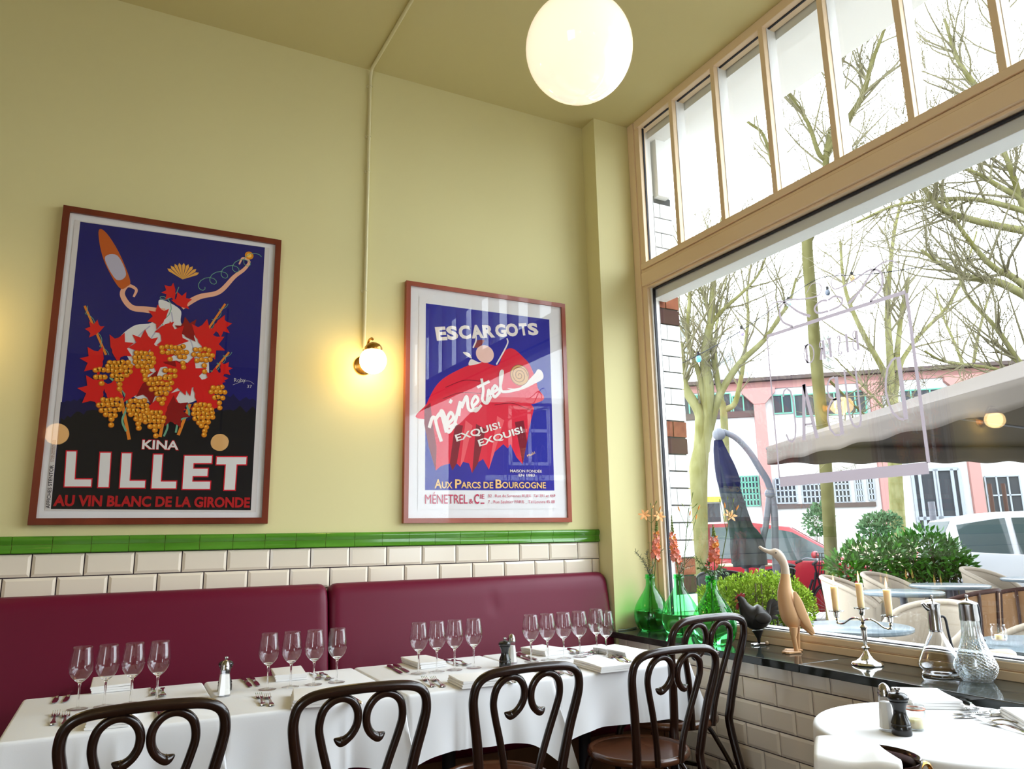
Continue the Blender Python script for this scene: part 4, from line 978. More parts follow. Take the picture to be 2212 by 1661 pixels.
def water_in(t, lvl):
    pr = [(.0005, .014)] + [(r, z) for r, z in ((.04, .009), (.064, .006), (.0765, .014), (.0895, .041), (.0965, .075), (.0965, .105), (.0895, .14), (.0755, .175)) if z < lvl - .004]
    rl = pr[-1][0] + (.0 if lvl < .11 else -.003)
    pr += [(rl, lvl), (.0005, lvl)]
    build('water', MB().lathe(pr, n=56), M['water'], t, smooth=50)
BT = [((1410, 1357), .122, 1.0, 'green glass bottle of flowers beside the corner pier, leftmost of three'), ((1473, 1366), .120, 1.03, 'green glass bottle of flowers, middle one of three on the sill'),
      ((1546, 1391), .135, 1.06, 'green glass bottle of flowers behind the chair back, rightmost of three')]
bot0 = make_bottle(BT[0][3]); BB = []
for i, (q, lv, k, lab) in enumerate(BT):
    t = bot0 if i == 0 else copy_tree(bot0)
    t['label'] = lab; p = sill_at(*q, 2.832); t.location = p; t.scale = (k*1.06, k*1.06, k*.92); BB.append((t, p, k))
for (t, p, k), (_, lv, _, _) in zip(BB, BT): water_in(t, lv)
# flowers: stems run down into the bottle
G = dict(stem=mat('flower_stem', (.075, .14, .025), .5), dstem=mat('brown_stem', (.06, .05, .02), .6), leafm=mat('lily_leaf', (.06, .17, .03), .45), grey=mat('grey_sprig', (.13, .16, .10), .6),
         coral=mat('coral_petal', (.80, .22, .10), .5), pink=mat('pink_petal', (.82, .32, .24), .5), orange=mat('orange_petal', (.80, .30, .05), .5), bud=mat('green_bud', (.16, .22, .03), .5), lily=mat('peach_petal', (.85, .42, .16), .5))
def depth_of(p): return (p - EYE).dot(_f)
def dpt(bi, x, y, off=0): return atd(x, y, depth_of(BB[bi][1]) + off)
def petal_pts(b, c, d, n_, L, w, curl=.3):
    d = d.normalized(); s = d.cross(n_).normalized(); n_ = s.cross(d)
    rs = []
    for t, k in ((0, .25), (.3, .8), (.6, 1), (.85, .6), (1, .05)):
        q = c + d*L*t + n_*L*curl*t*t
        rs.append([q - s*w*k, q + n_*w*.15*k, q + s*w*k, q - n_*w*.1*k])
    b.rings(rs)
blm = MB()
for a in range(5):
    an = a*2*pi/5; petal_pts(blm, Vector((0, 0, 0)), Vector((.9, .55*cos(an), .55*sin(an))), Vector((1, 0, 0)), .013, .0055, -.5)
blm.ball((.001, 0, 0), .0042, 8, 6)
def snapdragon(bi, path, nb, lab, seed):
    rnd = random.Random(seed)
    P = [dpt(bi, *q) for q in path]; b0 = BB[bi][1] + Vector((rnd.uniform(-.02, .02), rnd.uniform(-.02, .02), .03))
    base = P[0].copy()
    t = thing('snapdragon', lab, 'flower', base, 0, 'snapdragons in the green bottles')
    pts = spline([b0 - base, BB[bi][1] + Vector((0, 0, .275*BB[bi][2])) - base] + [p - base for p in P], 5)
    build('stem', MB().tube(pts, [.0034 - .0018*i/len(pts) for i in range(len(pts))], 7), G['stem'], t)
    sp = spline([p - base for p in P], 8); n0 = len(sp)
    me = {}
    for i in range(nb):
        u = .28 + .50 * i / nb; k = u * (n0 - 1); c = sp[int(k)].lerp(sp[min(n0-1, int(k)+1)], k - int(k)); an = i * 2.4
        m = 'coral' if rnd.random() < .45 - (.2 if u > .62 else 0) else ('orange' if rnd.random() < .35 else 'pink')
        if m not in me:
            o = build('blossom', blm, G[m], t, smooth=60); me[m] = o
        else:
            o = me[m].copy(); COL.objects.link(o)
        r = .012 * (1.15 - .8*(u - .28)); o.location = c + Vector((r*cos(an), r*sin(an), 0)); o.rotation_euler = (rnd.uniform(0, 6), rnd.uniform(.1, .7), an); s = 1.7 - 1.6*(u - .28); o.scale = (s, s, s)
    b = MB()
    for i in range(26):
        u = .78 + .22*i/26; k = u*(n0 - 1); c = sp[int(k)].lerp(sp[min(n0-1, int(k)+1)], k - int(k)); an = i*2.4; r = .0078*(1 - (u - .78)/.25)
        b.ball(c + Vector((r*cos(an), r*sin(an), 0)), .0042*(1.1 - .7*(u - .78)/.22), 6, 5, (1, 1, 1.4))
    build('bud_tip', b, G['bud'], t, smooth=60)
    return t
def lily(bi, path, sides, lab, seed, leaves=5):
    """sides: (x, y, kind) ends of side stalks; kind f open flower, b orange bud, g green bud"""
    rnd = random.Random(seed); P = [dpt(bi, *q) for q in path]; base = P[0].copy()
    t = thing('lily_stem', lab, 'flower', base, 0, 'lily stems in the green bottles')
    pts = spline([BB[bi][1] + Vector((rnd.uniform(-.02, .02), .01, .03)) - base, BB[bi][1] + Vector((.004, 0, .275*BB[bi][2])) - base] + [p - base for p in P], 5)
    b = MB().tube(pts, .0022, 7)
    ends = []
    for x, y, kd, at_ in sides:
        e = dpt(bi, x, y, rnd.uniform(-.03, .03)) - base; s = P[at_] - base
        b.tube(spline([s, s.lerp(e, .5) + Vector((0, 0, -.006)), e], 4), .0014, 6); ends.append((s, e, kd))
    build('stalk', b, G['stem'], t)
    for s, e, kd in ends:
        d = (e - s).normalized(); d = (d + Vector((0, 0, .5))).normalized()
        q = MB()
        if kd == 'f':
            d2 = (d*.3 - _f*.8 + Vector((0, 0, .3))).normalized(); a = d2.orthogonal().normalized(); c = d2.cross(a)
            for i in range(6): an = i*pi/3; petal_pts(q, e, d2*.5 + a*cos(an) + c*sin(an), d2*-1, .037, .0075, .35)
            build('blossom', q, G['lily'], t, smooth=60)
        else:
            L = .030 if kd == 'b' else .020
            q.tube([e, e + d*L*.3, e + d*L*.7, e + d*L], [.0018, .0042 if kd == 'b' else .003, .0038 if kd == 'b' else .0025, .0008], 8)
            build('bud', q, G['orange'] if kd == 'b' else G['bud'], t, smooth=60)
    for i in range(leaves):
        u = rnd.uniform(0, .7); k = u*(len(P) - 1); c = P[int(k)].lerp(P[min(len(P)-1, int(k)+1)], k - int(k)) - base; an = rnd.uniform(0, 6.28); q = MB()
        petal_pts(q, c, Vector((cos(an), sin(an), .5)), Vector((0, 0, 1)), rnd.uniform(.03, .05), .005, -.4)
        build('leaf', q, G['leafm'], t, smooth=60)
    return t
def sprig(bi, tips, lab, seed, mt='grey', ll=.02):
    rnd = random.Random(seed); base = BB[bi][1] + Vector((0, 0, .31*BB[bi][2])); t = thing('foliage_sprig', lab, 'foliage', base, 0, 'foliage sprigs in the green bottles')
    b = MB(); q = MB()
    for x, y in tips:
        e = dpt(bi, x, y, rnd.uniform(-.06, .04)) - base; pts = spline([Vector((0, 0, -.12)), Vector((0, 0, -.01)), e*.45 + Vector((0, 0, .015)), e], 8)
        b.tube(pts, .0012, 5)
        for i in range(8, len(pts)):
            for s in (0, 1):
                d = (pts[i] - pts[i-1]).normalized(); a = d.orthogonal().normalized(); an = rnd.uniform(0, 6.28); o_ = a*cos(an) + d.cross(a)*sin(an)
                petal_pts(q, pts[i], d*.8 + o_, o_, ll*rnd.uniform(.7, 1.2), ll*.085, .1)
    build('stem', b, G['dstem'], t); o = build('leaves', q, G[mt], t, smooth=60); return t
snapdragon(0, [(1414, 1240), (1416, 1200), (1418, 1160), (1418, 1117)], 30, 'coral snapdragon spike in the leftmost green bottle', 1)
snapdragon(1, [(1466, 1240), (1460, 1205), (1454, 1165), (1450, 1113)], 34, 'coral snapdragon spike leaning left in the middle green bottle', 2)
snapdragon(2, [(1543, 1248), (1543, 1205), (1543, 1170), (1540, 1132)], 32, 'coral snapdragon spike in the rightmost green bottle', 3)
lily(0, [(1409, 1240), (1408, 1180), (1407, 1130), (1407, 1100)], [(1392, 1113, 'f', 2), (1424, 1116, 'f', 1), (1424, 1103, 'b', 2), (1406, 1092, 'g', 3), (1416, 1088, 'g', 3), (1410, 1098, 'b', 3)], 'lily stem with two peach flowers in the leftmost green bottle', 4)
lily(1, [(1476, 1240), (1480, 1190), (1484, 1140), (1488, 1098)], [(1468, 1104, 'b', 2), (1490, 1114, 'b', 2), (1503, 1122, 'b', 1), (1508, 1101, 'b', 2), (1496, 1070, 'g', 3), (1476, 1092, 'g', 3), (1502, 1092, 'g', 3)], 'lily stem with orange buds only in the middle green bottle', 5)
lily(2, [(1553, 1246), (1562, 1195), (1570, 1150), (1574, 1120)], [(1577, 1114, 'f', 3), (1590, 1102, 'b', 3), (1566, 1098, 'b', 2), (1572, 1080, 'g', 3), (1584, 1084, 'g', 3), (1556, 1086, 'g', 2)], 'lily stem with one open peach flower in the rightmost green bottle', 6, 9)
sprig(0, [(1374, 1192), (1386, 1205), (1396, 1190), (1424, 1200), (1430, 1188)], 'grey needle-leaved sprigs in the leftmost green bottle', 7)
sprig(1, [(1488, 1205), (1500, 1200), (1462, 1215), (1478, 1195), (1494, 1222)], 'grey needle-leaved sprigs in the middle green bottle', 8, 'grey', .016)
sprig(2, [(1502, 1208), (1512, 1228), (1522, 1232), (1530, 1218), (1560, 1228), (1568, 1235)], 'dark green leafy sprigs in the rightmost green bottle', 9, 'leafm', .026)
tag(build('cord', MB().tube(spline([at(1336, 1361, 2, SZ + .004), at(1352, 1360, 2, SZ + .004), at(1366, 1357, 2, SZ + .005), at(1384, 1353, 2, SZ + .004)], 6), .0035, 8), mat('grey_cord', (.3, .32, .36), .7)), 'short grey cord lying on the sill end beside the leftmost green bottle', 'cord')

# metal rooster: local x = forward (beak), z up
rp = sill_at(1640, 1391, 2.88)
def facing(o, p, d): o.location = p; o.rotation_euler = (0, 0, atan2(d.y, d.x))
ro = thing('rooster_figure', 'dark metal rooster figure with a red comb on the sill beside the wooden duck', 'figurine')
facing(ro, rp, -VD)
s = .00056
def L2(x, y, k=s, bx=1305, by=1547): return Vector(((bx - x)*k, 0, (by - y)*k))
cen = [(1420, 1330, 30), (1385, 1325, 70), (1330, 1315, 105), (1275, 1300, 112), (1232, 1272, 88), (1205, 1228, 58), (1188, 1190, 42), (1174, 1160, 37), (1156, 1148, 30), (1138, 1150, 14)]
def loft(b, cen, f, lat=.85, n=20, sub=4):
    P = spline([(*f(x, y), ) for x, y, r in cen], sub); R_ = [v.x for v in spline([(r, 0, 0) for x, y, r in cen], sub)]
    rs = []
    for i in range(len(P)):
        d = (P[min(i+1, len(P)-1)] - P[max(i-1, 0)]).normalized(); u = Vector((-d.z, 0, d.x)); v = Vector((0, 1, 0)); r = max(.001, R_[i]*s_)
        rs.append([P[i] + u*r*cos(2*pi*j/n) + v*r*lat*sin(2*pi*j/n) for j in range(n)])
    b.rings(rs); return b
s_ = s
b = loft(MB(), cen, L2, .8); build('body', b, M['iron'], ro, smooth=60)
b = MB()
for k, (x0, y0, x1, y1, x2, y2, w) in enumerate(((1400, 1300, 1440, 1200, 1490, 1160, .012), (1405, 1305, 1460, 1210, 1525, 1180, .012), (1410, 1315, 1470, 1240, 1535, 1225, .011), (1415, 1325, 1470, 1270, 1520, 1275, .010), (1410, 1335, 1450, 1310, 1490, 1318, .009), (1398, 1295, 1420, 1190, 1455, 1165, .010))):
    p = spline([L2(x0, y0), L2(x1, y1), L2(x2, y2)], 6); b.tube([q + Vector((0, (k - 2.5)*.004, 0)) for q in p], [w*(.5 + .6*sin(pi*min(1, .15 + i/len(p)*.8))) for i in range(len(p))], 8, flat=.25, up=(0, 1, 0))
build('tail', b, M['iron'], ro, smooth=60)
for sg_ in (-1, 1): build('wing', MB().ball(L2(1330, 1310) + Vector((0, sg_*.050, 0)), .042, 16, 10, (1, .28, .7)), M['iron'], ro, smooth=60)
poly = [(1125, 1148), (1122, 1122), (1136, 1128), (1145, 1100), (1160, 1112), (1178, 1090), (1190, 1108), (1208, 1098), (1210, 1125), (1195, 1140), (1160, 1132), (1140, 1138)]
b = MB(); MX = Matrix(((-s, 0, 0, 1305*s), (0, 0, 1, -.004), (0, -s, 0, 1547*s), (0, 0, 0, 1))); b.prism(poly, MX, .008); build('comb', b, M['comb'], ro, smooth=0)
b = MB().tube([L2(1140, 1180), L2(1135, 1215), L2(1133, 1240)], [.004, .009, .005], 10, flat=.5, up=(0, 1, 0)); build('wattle', b, M['comb'], ro)
b = MB().tube([L2(1140, 1160), L2(1122, 1168), L2(1112, 1176)], [.008, .005, .001], 10); build('beak', b, M['beak'], ro)
b = MB().tube([L2(1300, 1420), L2(1303, 1450), L2(1305, 1490), L2(1306, 1540)], [.028, .020, .009, .005], 12); build('leg', b, M['iron'], ro)
b = MB()
for a in (-.5, 0, .5): b.tube([(0, 0, .006), (.040*cos(a), .04*sin(a), .004)], [.005, .003], 8)
b.tube([(0, 0, .006), (-.035, 0, .006)], [.005, .004], 8); build('foot', b, M['steel'], ro); build('heel_ball', MB().ball((-.040, 0, .0095), .0095, 12, 8), M['cork'], ro)
# carved wooden runner duck
dp = sill_at(1722, 1409, 2.875)
du = thing('wooden_duck', 'tall carved wooden duck looking left on the sill, wings folded', 'figurine'); facing(du, dp, -VD); du.scale = (.94, .94, .94); s_ = .000533
D2 = lambda x, y: L2(x, y, .000533, 1690, 1600)
cen = [(1700, 1395, 18), (1690, 1370, 52), (1672, 1310, 88), (1655, 1240, 96), (1640, 1160, 88), (1630, 1080, 76), (1632, 1010, 62), (1640, 950, 50), (1644, 890, 42)]
b = loft(MB(), cen, D2, .85); b = loft(b, [(1640, 1020, 30), (1672, 1090, 60), (1705, 1180, 76), (1740, 1270, 70), (1780, 1345, 46), (1815, 1400, 28), (1845, 1440, 16), (1852, 1450, 4)], D2, .8); build('body', b, M['duck'], du, smooth=60)
b = loft(MB(), [(1645, 900, 42), (1645, 840, 39), (1632, 780, 40), (1605, 730, 46), (1575, 700, 47), (1545, 685, 34), (1525, 685, 14)], D2, .85); build('head', b, M['duckhead'], du, smooth=60)
p = spline([D2(1550, 690), D2(1500, 680), D2(1455, 660), D2(1415, 632)], 4); b = MB().tube(p, [.019, .016, .014, .0125, .0115, .011, .0105, .010, .0095, .009, .009, .0085, .005][:len(p)], 12, flat=1.15, up=(0, 1, 0)); build('bill', b, M['duckhead'], du)
b = MB()
for sg_ in (-1, 1): b.ball(D2(1560, 692) + Vector((0, sg_*.0205, 0)), .0035, 8, 6)
build('eye', b, M['gasket'], du)
for sg_ in (-1, 1):
    b = loft(MB(), [(1690, 1050, 12), (1712, 1140, 40), (1740, 1240, 46), (1785, 1340, 34), (1840, 1430, 8)], D2, .22); b.v = [(x, y + sg_*.040, z) for x, y, z in b.v]; build('wing', b, M['duck'], du, smooth=60)
for sg_, (x0, y0, x1, y1, x2, y2) in ((-1, (1655, 1370, 1650, 1460, 1665, 1585)), (1, (1722, 1330, 1728, 1430, 1722, 1590))):
    o = Vector((0, -sg_*.030, 0))
    b = MB().tube([D2(x0, y0) + o, D2((x0+x1)/2, (y0+y1)/2) + o, D2(x1, y1) + o, D2(x2, y2) + o], [.021, .019, .0125, .0105], 12); build('leg', b, M['duck'], du)
    c = D2(x2, 1600) + o; fx = [(-.022, -.02), (.015, -.022), (.055, -.040), (.075, -.030), (.07, -.012), (.088, 0), (.07, .012), (.075, .030), (.055, .040), (.015, .022), (-.022, .02)]
    b = MB().prism([(x*.85, y*.75) for x, y in fx], T(c.x, c.y, .0), .010); build('foot', b, M['duck'], du, bevel=.002)
# silver candelabra: arms run along the window
cp_ = sill_at(1874, 1436, 2.87)
ca = thing('candelabra', 'three-armed silver candelabra with burning candles on the sill', 'candelabra', cp_, sc=.93)
pr = [(.0005, 0), (.066, 0), (.068, .004), (.064, .010), (.060, .013), (.045, .018), (.030, .028), (.016, .046), (.011, .058), (.010, .066), (.018, .072), (.0185, .075), (.009, .079), (.007, .086), (.010, .11), (.013, .145), (.0135, .158), (.017, .163), (.013, .168), (.007, .175), (.010, .186), (.0065, .192), (.006, .212), (.0125, .219), (.014, .238), (.034, .243), (.035, .247), (.012, .249), (.0005, .249)]
build('stem', MB().lathe([(r, z) for r, z in pr], n=40), M['silver'], ca, smooth=40)
cands = [Vector((0, 0, .249))]
for sg_ in (1, -1):
    p = spline([(0, 0, .188), (0, sg_*.035, .200), (0, sg_*.07, .190), (0, sg_*.105, .170), (0, sg_*.135, .168), (0, sg_*.140, .185)], 6)
    q = MB().tube(p, .0042, 8); q.ball((0, sg_*.138, .170), .0065, 10, 8); build('arm', q, M['silver'], ca)
    build('candle_cup', MB().lathe([(.004, .178), (.008, .184), (.0055, .190), (.012, .196), (.014, .216), (.034, .221), (.035, .225), (.012, .227), (.0005, .227)], (0, sg_*.140, 0), 32), M['silver'], ca, smooth=40)
    cands.append(Vector((0, sg_*.140, .227)))
for v, lab, hh in zip(cands, ('centre candle burning in the silver candelabra', 'left candle burning in the silver candelabra', 'right candle burning in the silver candelabra, nearest to the glass jugs'), (.100, .100, .100)):
    k = thing('candle', lab, 'candle', cp_ + v*.93, 0, 'candles in the candelabra')
    build('wax', MB().lathe([(.0125, 0), (.0135, .006), (.015, hh - .004), (.0145, hh), (.010, hh - .003), (.0005, hh - .004)], n=24), M['wax'], k, smooth=50)
    build('wick', MB().cyl((0, 0, hh - .005), (.001, 0, hh + .008), .0009, n=6), M['gasket'], k)
    build('flame', MB().lathe([(.0005, hh + .002), (.0035, hh + .008), (.0048, hh + .017), (.0038, hh + .028), (.0018, hh + .040), (.0003, hh + .050)], n=16), M['flame'], k, smooth=80)
# claret jugs
jp = sill_at(2034, 1457, 2.85)
j1 = thing('claret_jug', 'plain conical glass claret jug with a silver collar, left of the cut glass one', 'jug'); facing(j1, jp, -VD); j1.scale = (.97, .97, .95)
pr = [(.0005, .004), (.066, .0), (.071, .004), (.070, .010), (.066, .016), (.068, .022), (.076, .032), (.0795, .042), (.077, .052), (.066, .078), (.052, .108), (.038, .138), (.028, .160), (.0235, .176)]
oo = [(v.x, v.y) for v in spline([(r, z, 0) for r, z in pr], 3)]; ii = [(max(.0005, r - .0028), max(z, .0075)) for r, z in oo[2:]][::-1]
build('glass_body', MB().lathe(oo + ii + [(.0005, .0075)], n=64, cap=(True, True)), glass('jug_glass', (.985, .99, 1), 1.47), j1, smooth=80)
build('silver_collar', MB().lathe([(.0245, .170), (.0255, .174), (.0245, .180), (.0235, .230), (.0225, .255), (.0250, .272), (.0275, .278), (.0275, .281), (.018, .284), (.006, .290), (.0035, .296), (.0035, .306), (.0058, .309), (.0055, .314), (.0005, .315)], n=40), M['steel'], j1, smooth=40)
build('spout', MB().tube([(.018, 0, .262), (.030, 0, .270), (.040, 0, .284)], [.014, .011, .008], 12), M['steel'], j1)
build('handle', MB().tube(spline([(-.020, 0, .225), (-.034, 0, .228), (-.044, 0, .215), (-.049, 0, .16), (-.060, 0, .085), (-.071, 0, .030), (-.072, 0, .012)], 8), .0048, 10), M['gasket'], j1)
jp2 = sill_at(2112, 1468, 2.855)
j2 = thing('claret_jug', 'diamond-cut crystal claret jug with a silver lid, right end of the sill', 'jug'); facing(j2, jp2, -VD); j2.scale = (.95, .95, .90)
pr = spline([(r, z, 0) for r, z in ((.052, 0), (.056, .006), (.068, .026), (.0765, .05), (.0755, .066), (.066, .092), (.054, .122), (.043, .152), (.036, .182), (.0335, .212), (.033, .242))], 16)
b = MB(); n = 280; rs = []
for v in pr:
    q = []
    for j in range(n):
        a = 2*pi*j/n
        amp = .0036 if v.y < .165 else .0009
        f1 = abs(((a*20/(2*pi) + v.y*75) % 1) - .5)*2; f2 = abs(((a*20/(2*pi) - v.y*75) % 1) - .5)*2
        r = v.x - amp*(1 - min(1, 2.2*min(f1, f2))) if .012 < v.y < .165 else v.x - .0012*(abs(((a*28/(2*pi)) % 1) - .5)*2)
        q.append(Vector((r*cos(a), r*sin(a), v.y)))
    rs.append(q)
b.rings(rs); b.lathe([(.030, .242), (.0325, .21), (.034, .18), (.050, .125), (.068, .066), (.066, .045), (.05, .014), (.0005, .012)], n=48, cap=(False, True))
build('cut_glass_body', b, thin_glass('crystal', (.90, .93, .94), 1.55, .16, .05), j2, smooth=25)
build('silver_collar', MB().lathe([(.034, .238), (.0345, .244), (.0325, .30), (.0335, .304)], n=40, cap=(False, False)), M['steel'], j2, smooth=50)
build('lid', MB().lathe([(.035, .303), (.037, .306), (.034, .311), (.016, .318), (.008, .321), (.0035, .326), (.0035, .330), (.0062, .334), (.005, .340), (.0005, .342)], n=40), M['steel'], j2, smooth=50)
build('handle', MB().tube(spline([(-.022, 0, .308), (-.036, 0, .300), (-.040, 0, .26), (-.039, 0, .20), (-.036, 0, .168), (-.042, 0, .156), (-.050, 0, .158)], 8), [.0065 if i < 20 else .0045 for i in range(49)], 10), M['gasket'], j2)
# ---------------------------------------------------------------- outside
ZG = -.12
GM = dict(pave=mat('paving', (.22, .215, .20), .8, spec=.05, vary=(2, (.28, .27, .25), (1, 1, 1), .3)), road=mat('road', (.30, .30, .31), .85, spec=.05), brick=mat('white_brick', (.82, .82, .82), .6, spec=.05), mort=mat('grey_mortar', (.05, .053, .06), .9, spec=.05), redb=mat('red_brick', (.12, .032, .02), .7, spec=.05, vary=(25, (.22, .075, .04), (1, 1, 1), .25)), darkb=mat('dark_brick', (.05, .022, .02), .7, spec=.05),
          bark=mat('plane_bark', (.085, .080, .025), .9, spec=.05, vary=(6, (.15, .145, .07), (1, 1, .5), .2)), bark2=mat('young_bark', (.045, .040, .013), .9, spec=.05, vary=(9, (.09, .085, .037), (1, 1, .5), .25)), twig=mat('twig_bark', (.10, .09, .055), .9, spec=.05),
          box=mat('box_leaf', (.14, .26, .012), .6, vary=(14, (.32, .44, .05), (1, 1, 1), .2), spec=.1), laurel=mat('laurel_leaf', (.014, .065, .005), .4, vary=(9, (.045, .17, .010), (1, 1, 1), .25), spec=.25), shrub=mat('shrub_leaf', (.05, .10, .045), .6, spec=.05), planter=mat('planter_grey', (.05, .05, .055), .7, spec=.05),
          carred=mat('red_car_paint', (.17, .008, .014), .3, spec=.25), carwhite=mat('white_car_paint', (.34, .345, .36), .25, spec=.3), carsilver=mat('silver_car_paint', (.20, .21, .225), .3, .2, spec=.3), carglass=mat('car_window', (.035, .048, .050), .05, spec=.25), tyre=mat('tyre', (.02, .02, .02), .8, spec=.05), lightred=mat('tail_light', (.5, .03, .02), .2),
          taupe=mat('taupe_canvas', (.085, .072, .062), .8, spec=.05), navy=mat('navy_canvas', (.006, .0065, .018), .8, spec=.05), navy2=mat('dark_green_canvas', (.012, .016, .018), .8, spec=.05), alu=mat('grey_tube', (.085, .088, .10), .5, spec=.2), facade=mat('white_render', (.34, .34, .335), .8, spec=.05), pinkc=mat('pink_brick', (.22, .115, .105), .8, spec=.05), greenw=mat('green_window_frame', (.07, .18, .135), .6, spec=.05), greyw=mat('grey_window_frame', (.17, .185, .20), .6, spec=.05), panes=mat('shed_glass', (.020, .022, .025), .3, spec=.12), roofd=mat('roof_edge', (.05, .038, .035), .8, spec=.05), ochre=mat('ochre_board', (.20, .105, .015), .7, spec=.05), tower=mat('tower_render', (.26, .27, .28), .8, spec=.05), towerw=mat('tower_window', (.16, .19, .20), .6, spec=.05), yellow=mat('yellow_sign', (.25, .20, .03), .6, spec=.05),
          cream=mat('cream_weave', (.30, .255, .20), .6, spec=.05, bump=(90, .3, .003)), tanw=mat('tan_weave', (.16, .088, .042), .6, spec=.05, bump=(90, .3, .003)), cane=mat('brown_cane', (.035, .018, .014), .6, spec=.1), gtop=mat('pale_table_top', (.10, .125, .14), .25, spec=.3), blackw=mat('black_weave', (.010, .010, .012), .7, spec=.05), black=mat('black_enamel', (.006, .006, .007), .5, spec=.1), stonew=mat('low_wall_stone', (.42, .36, .24), .8, spec=.05), fabricw=mat('lamp_bulb', (.25, .35, .5), .3))
struct('floor_terrace', MB().quad((3.12, -60, ZG), (90, -60, ZG), (90, 90, ZG), (3.12, 90, ZG)), GM['pave'], label='pale paving of the terrace and street', smooth=0)
# own front: brick pier with console and eave, window ledge
PY = -.205
pl_ = at(1424, 700, 1, PY).x; pr_ = at(1466, 700, 1, PY).x
b = MB().box((3.06, PY + .006, ZG), (pr_, .6, 3.62)); struct('wall_outer', b, GM['mort'], label='mortar core of the white brick pier outside the window', smooth=0)
bh = .1085; BK2 = dict(w=MB(), r=MB(), d=MB()); z = at(1440, 668, 1, PY).z - bh*24
bot_ = z
k = 0
RED = {}
ztop = at(1440, 655, 1, PY).z
for base in (at(1440, 655, 1, PY).z, at(1440, 943, 1, PY).z, at(1490, 1234, 1, PY).z):
    RED[round((base - bot_) / bh)] = 1
while z < 3.62 - bh:
    nrow = round((z - bot_) / bh)
    key = 'r' if nrow in RED else 'd' if nrow + 1 in RED else 'w'
    w_ = pr_ - pl_; cut = .36 if k % 2 == 0 else 1
    for a, c in ((pl_ + .004, pl_ + w_*cut - .004), (pl_ + w_*cut + .004, pr_ - .002)):
        if c - a > .02: BK2[key].box((a, PY - .006, z + .005), (c, PY + .008, z + bh - .005))
    BK2[key].box((pr_ - .004, PY, z + .005), (pr_ + .008, .5, z + bh - .005))
    z += bh; k += 1
for key, mm, lab in (('w', 'brick', 'white glazed bricks of the pier outside the window'), ('r', 'redb', 'red brick courses of the pier outside the window'), ('d', 'darkb', 'dark brick courses of the pier outside the window')):
    struct('wall_brick', BK2[key], GM[mm], label=lab, smooth=0)
struct('trim_6', MB().box((3.06, PY - .02, ZG), (pl_ - .004, PY + .02, 3.60)).box((3.04, YE, HC - .02), (3.62, .6, HC + .15)).box((3.04, YE, 4.02), (3.17, .6, HC)), M['white'], label='white exterior boarding and eave above the transom lights', smooth=0)
con = MB(); prf = [(0, 3.60), (.10, 3.60), (.10, 3.66), (.06, 3.68), (.075, 3.78), (.15, 3.90), (.20, 4.0), (.20, 4.06), (.24, 4.10), (0, 4.10)]
for y0_, y1_, ex in ((PY - .05, PY + .02, 0), (PY + .02, .5, .05)):
    con.rings([[Vector((3.09 + x + ex, y, zz)) for x, zz in prf] for y in (y0_, y1_)])
struct('trim_7', con, M['white'], label='white scrolled console under the eave outside the window', smooth=30)

# trees
def limb(b, P, r0, r1, n=8, bend=1):
    pts = spline(P, 5) if len(P) > 2 else [Vector(p) for p in P]; L = len(pts)
    b.tube(pts, [lerp(r0, r1, (i/(L-1))**.9) for i in range(L)], n); return pts
def twigs(b, pts, r0, r1, rnd, n, depth, L, up=.35):
    for _ in range(n):
        k = rnd.uniform(.25, 1); i = min(int(k*(len(pts)-1)), len(pts)-2); p = pts[i]; d = (pts[i+1] - pts[i]).normalized()
        a = d.orthogonal().normalized(); an = rnd.uniform(0, 6.28); o = a*cos(an) + d.cross(a)*sin(an)
        dd = (d*rnd.uniform(.4, 1.0) + o*rnd.uniform(.5, 1.1) + Vector((0, 0, up))).normalized(); ll = L*rnd.uniform(.5, 1.1); q = [p]; m = 4
        r = min(lerp(r0, r1, k)*.55, ll*.014 + .003)
        for j in range(m):
            dd = (dd + Vector((rnd.uniform(-.3, .3), rnd.uniform(-.3, .3), rnd.uniform(-.15, .3)))).normalized(); q.append(q[-1] + dd*ll/m)
        b.tube(q, [max(.0032, r*(1 - .8*j/m)) for j in range(m+1)], 4 if depth < 2 else 5)
        if depth: twigs(b, q, r, r*.25, rnd, rnd.randint(3, 5), depth - 1, ll*.55, up)
def tree(lab, d, trunk, tr, limbs, seed, mt='bark', nt=7, Lt=1.4, depth=2):
    rnd = random.Random(seed); P = [atd(x, y, d) for x, y in trunk]; P[0].z = min(P[0].z, ZG)
    base = Vector((P[0].x, P[0].y, ZG)); t = thing('bare_tree', lab, 'tree', base, 0, 'bare plane trees in the street')
    tb = MB(); limb(tb, [p - base for p in P], tr[0], tr[1], 14); build('trunk', tb, GM[mt], t, smooth=80)
    lb = MB(); wb = MB()
    for path, r0, r1 in limbs:
        q = [atd(*((*p, d) if len(p) == 2 else p)) - base for p in path]; pts = limb(lb, q, r0, r1, 8); twigs(wb, pts, r0, r1, rnd, nt, depth, Lt)
    build('limbs', lb, GM[mt], t, smooth=80); o = build('twigs', wb, GM['twig'], t, smooth=0); o['kind'] = 'stuff'
    return t
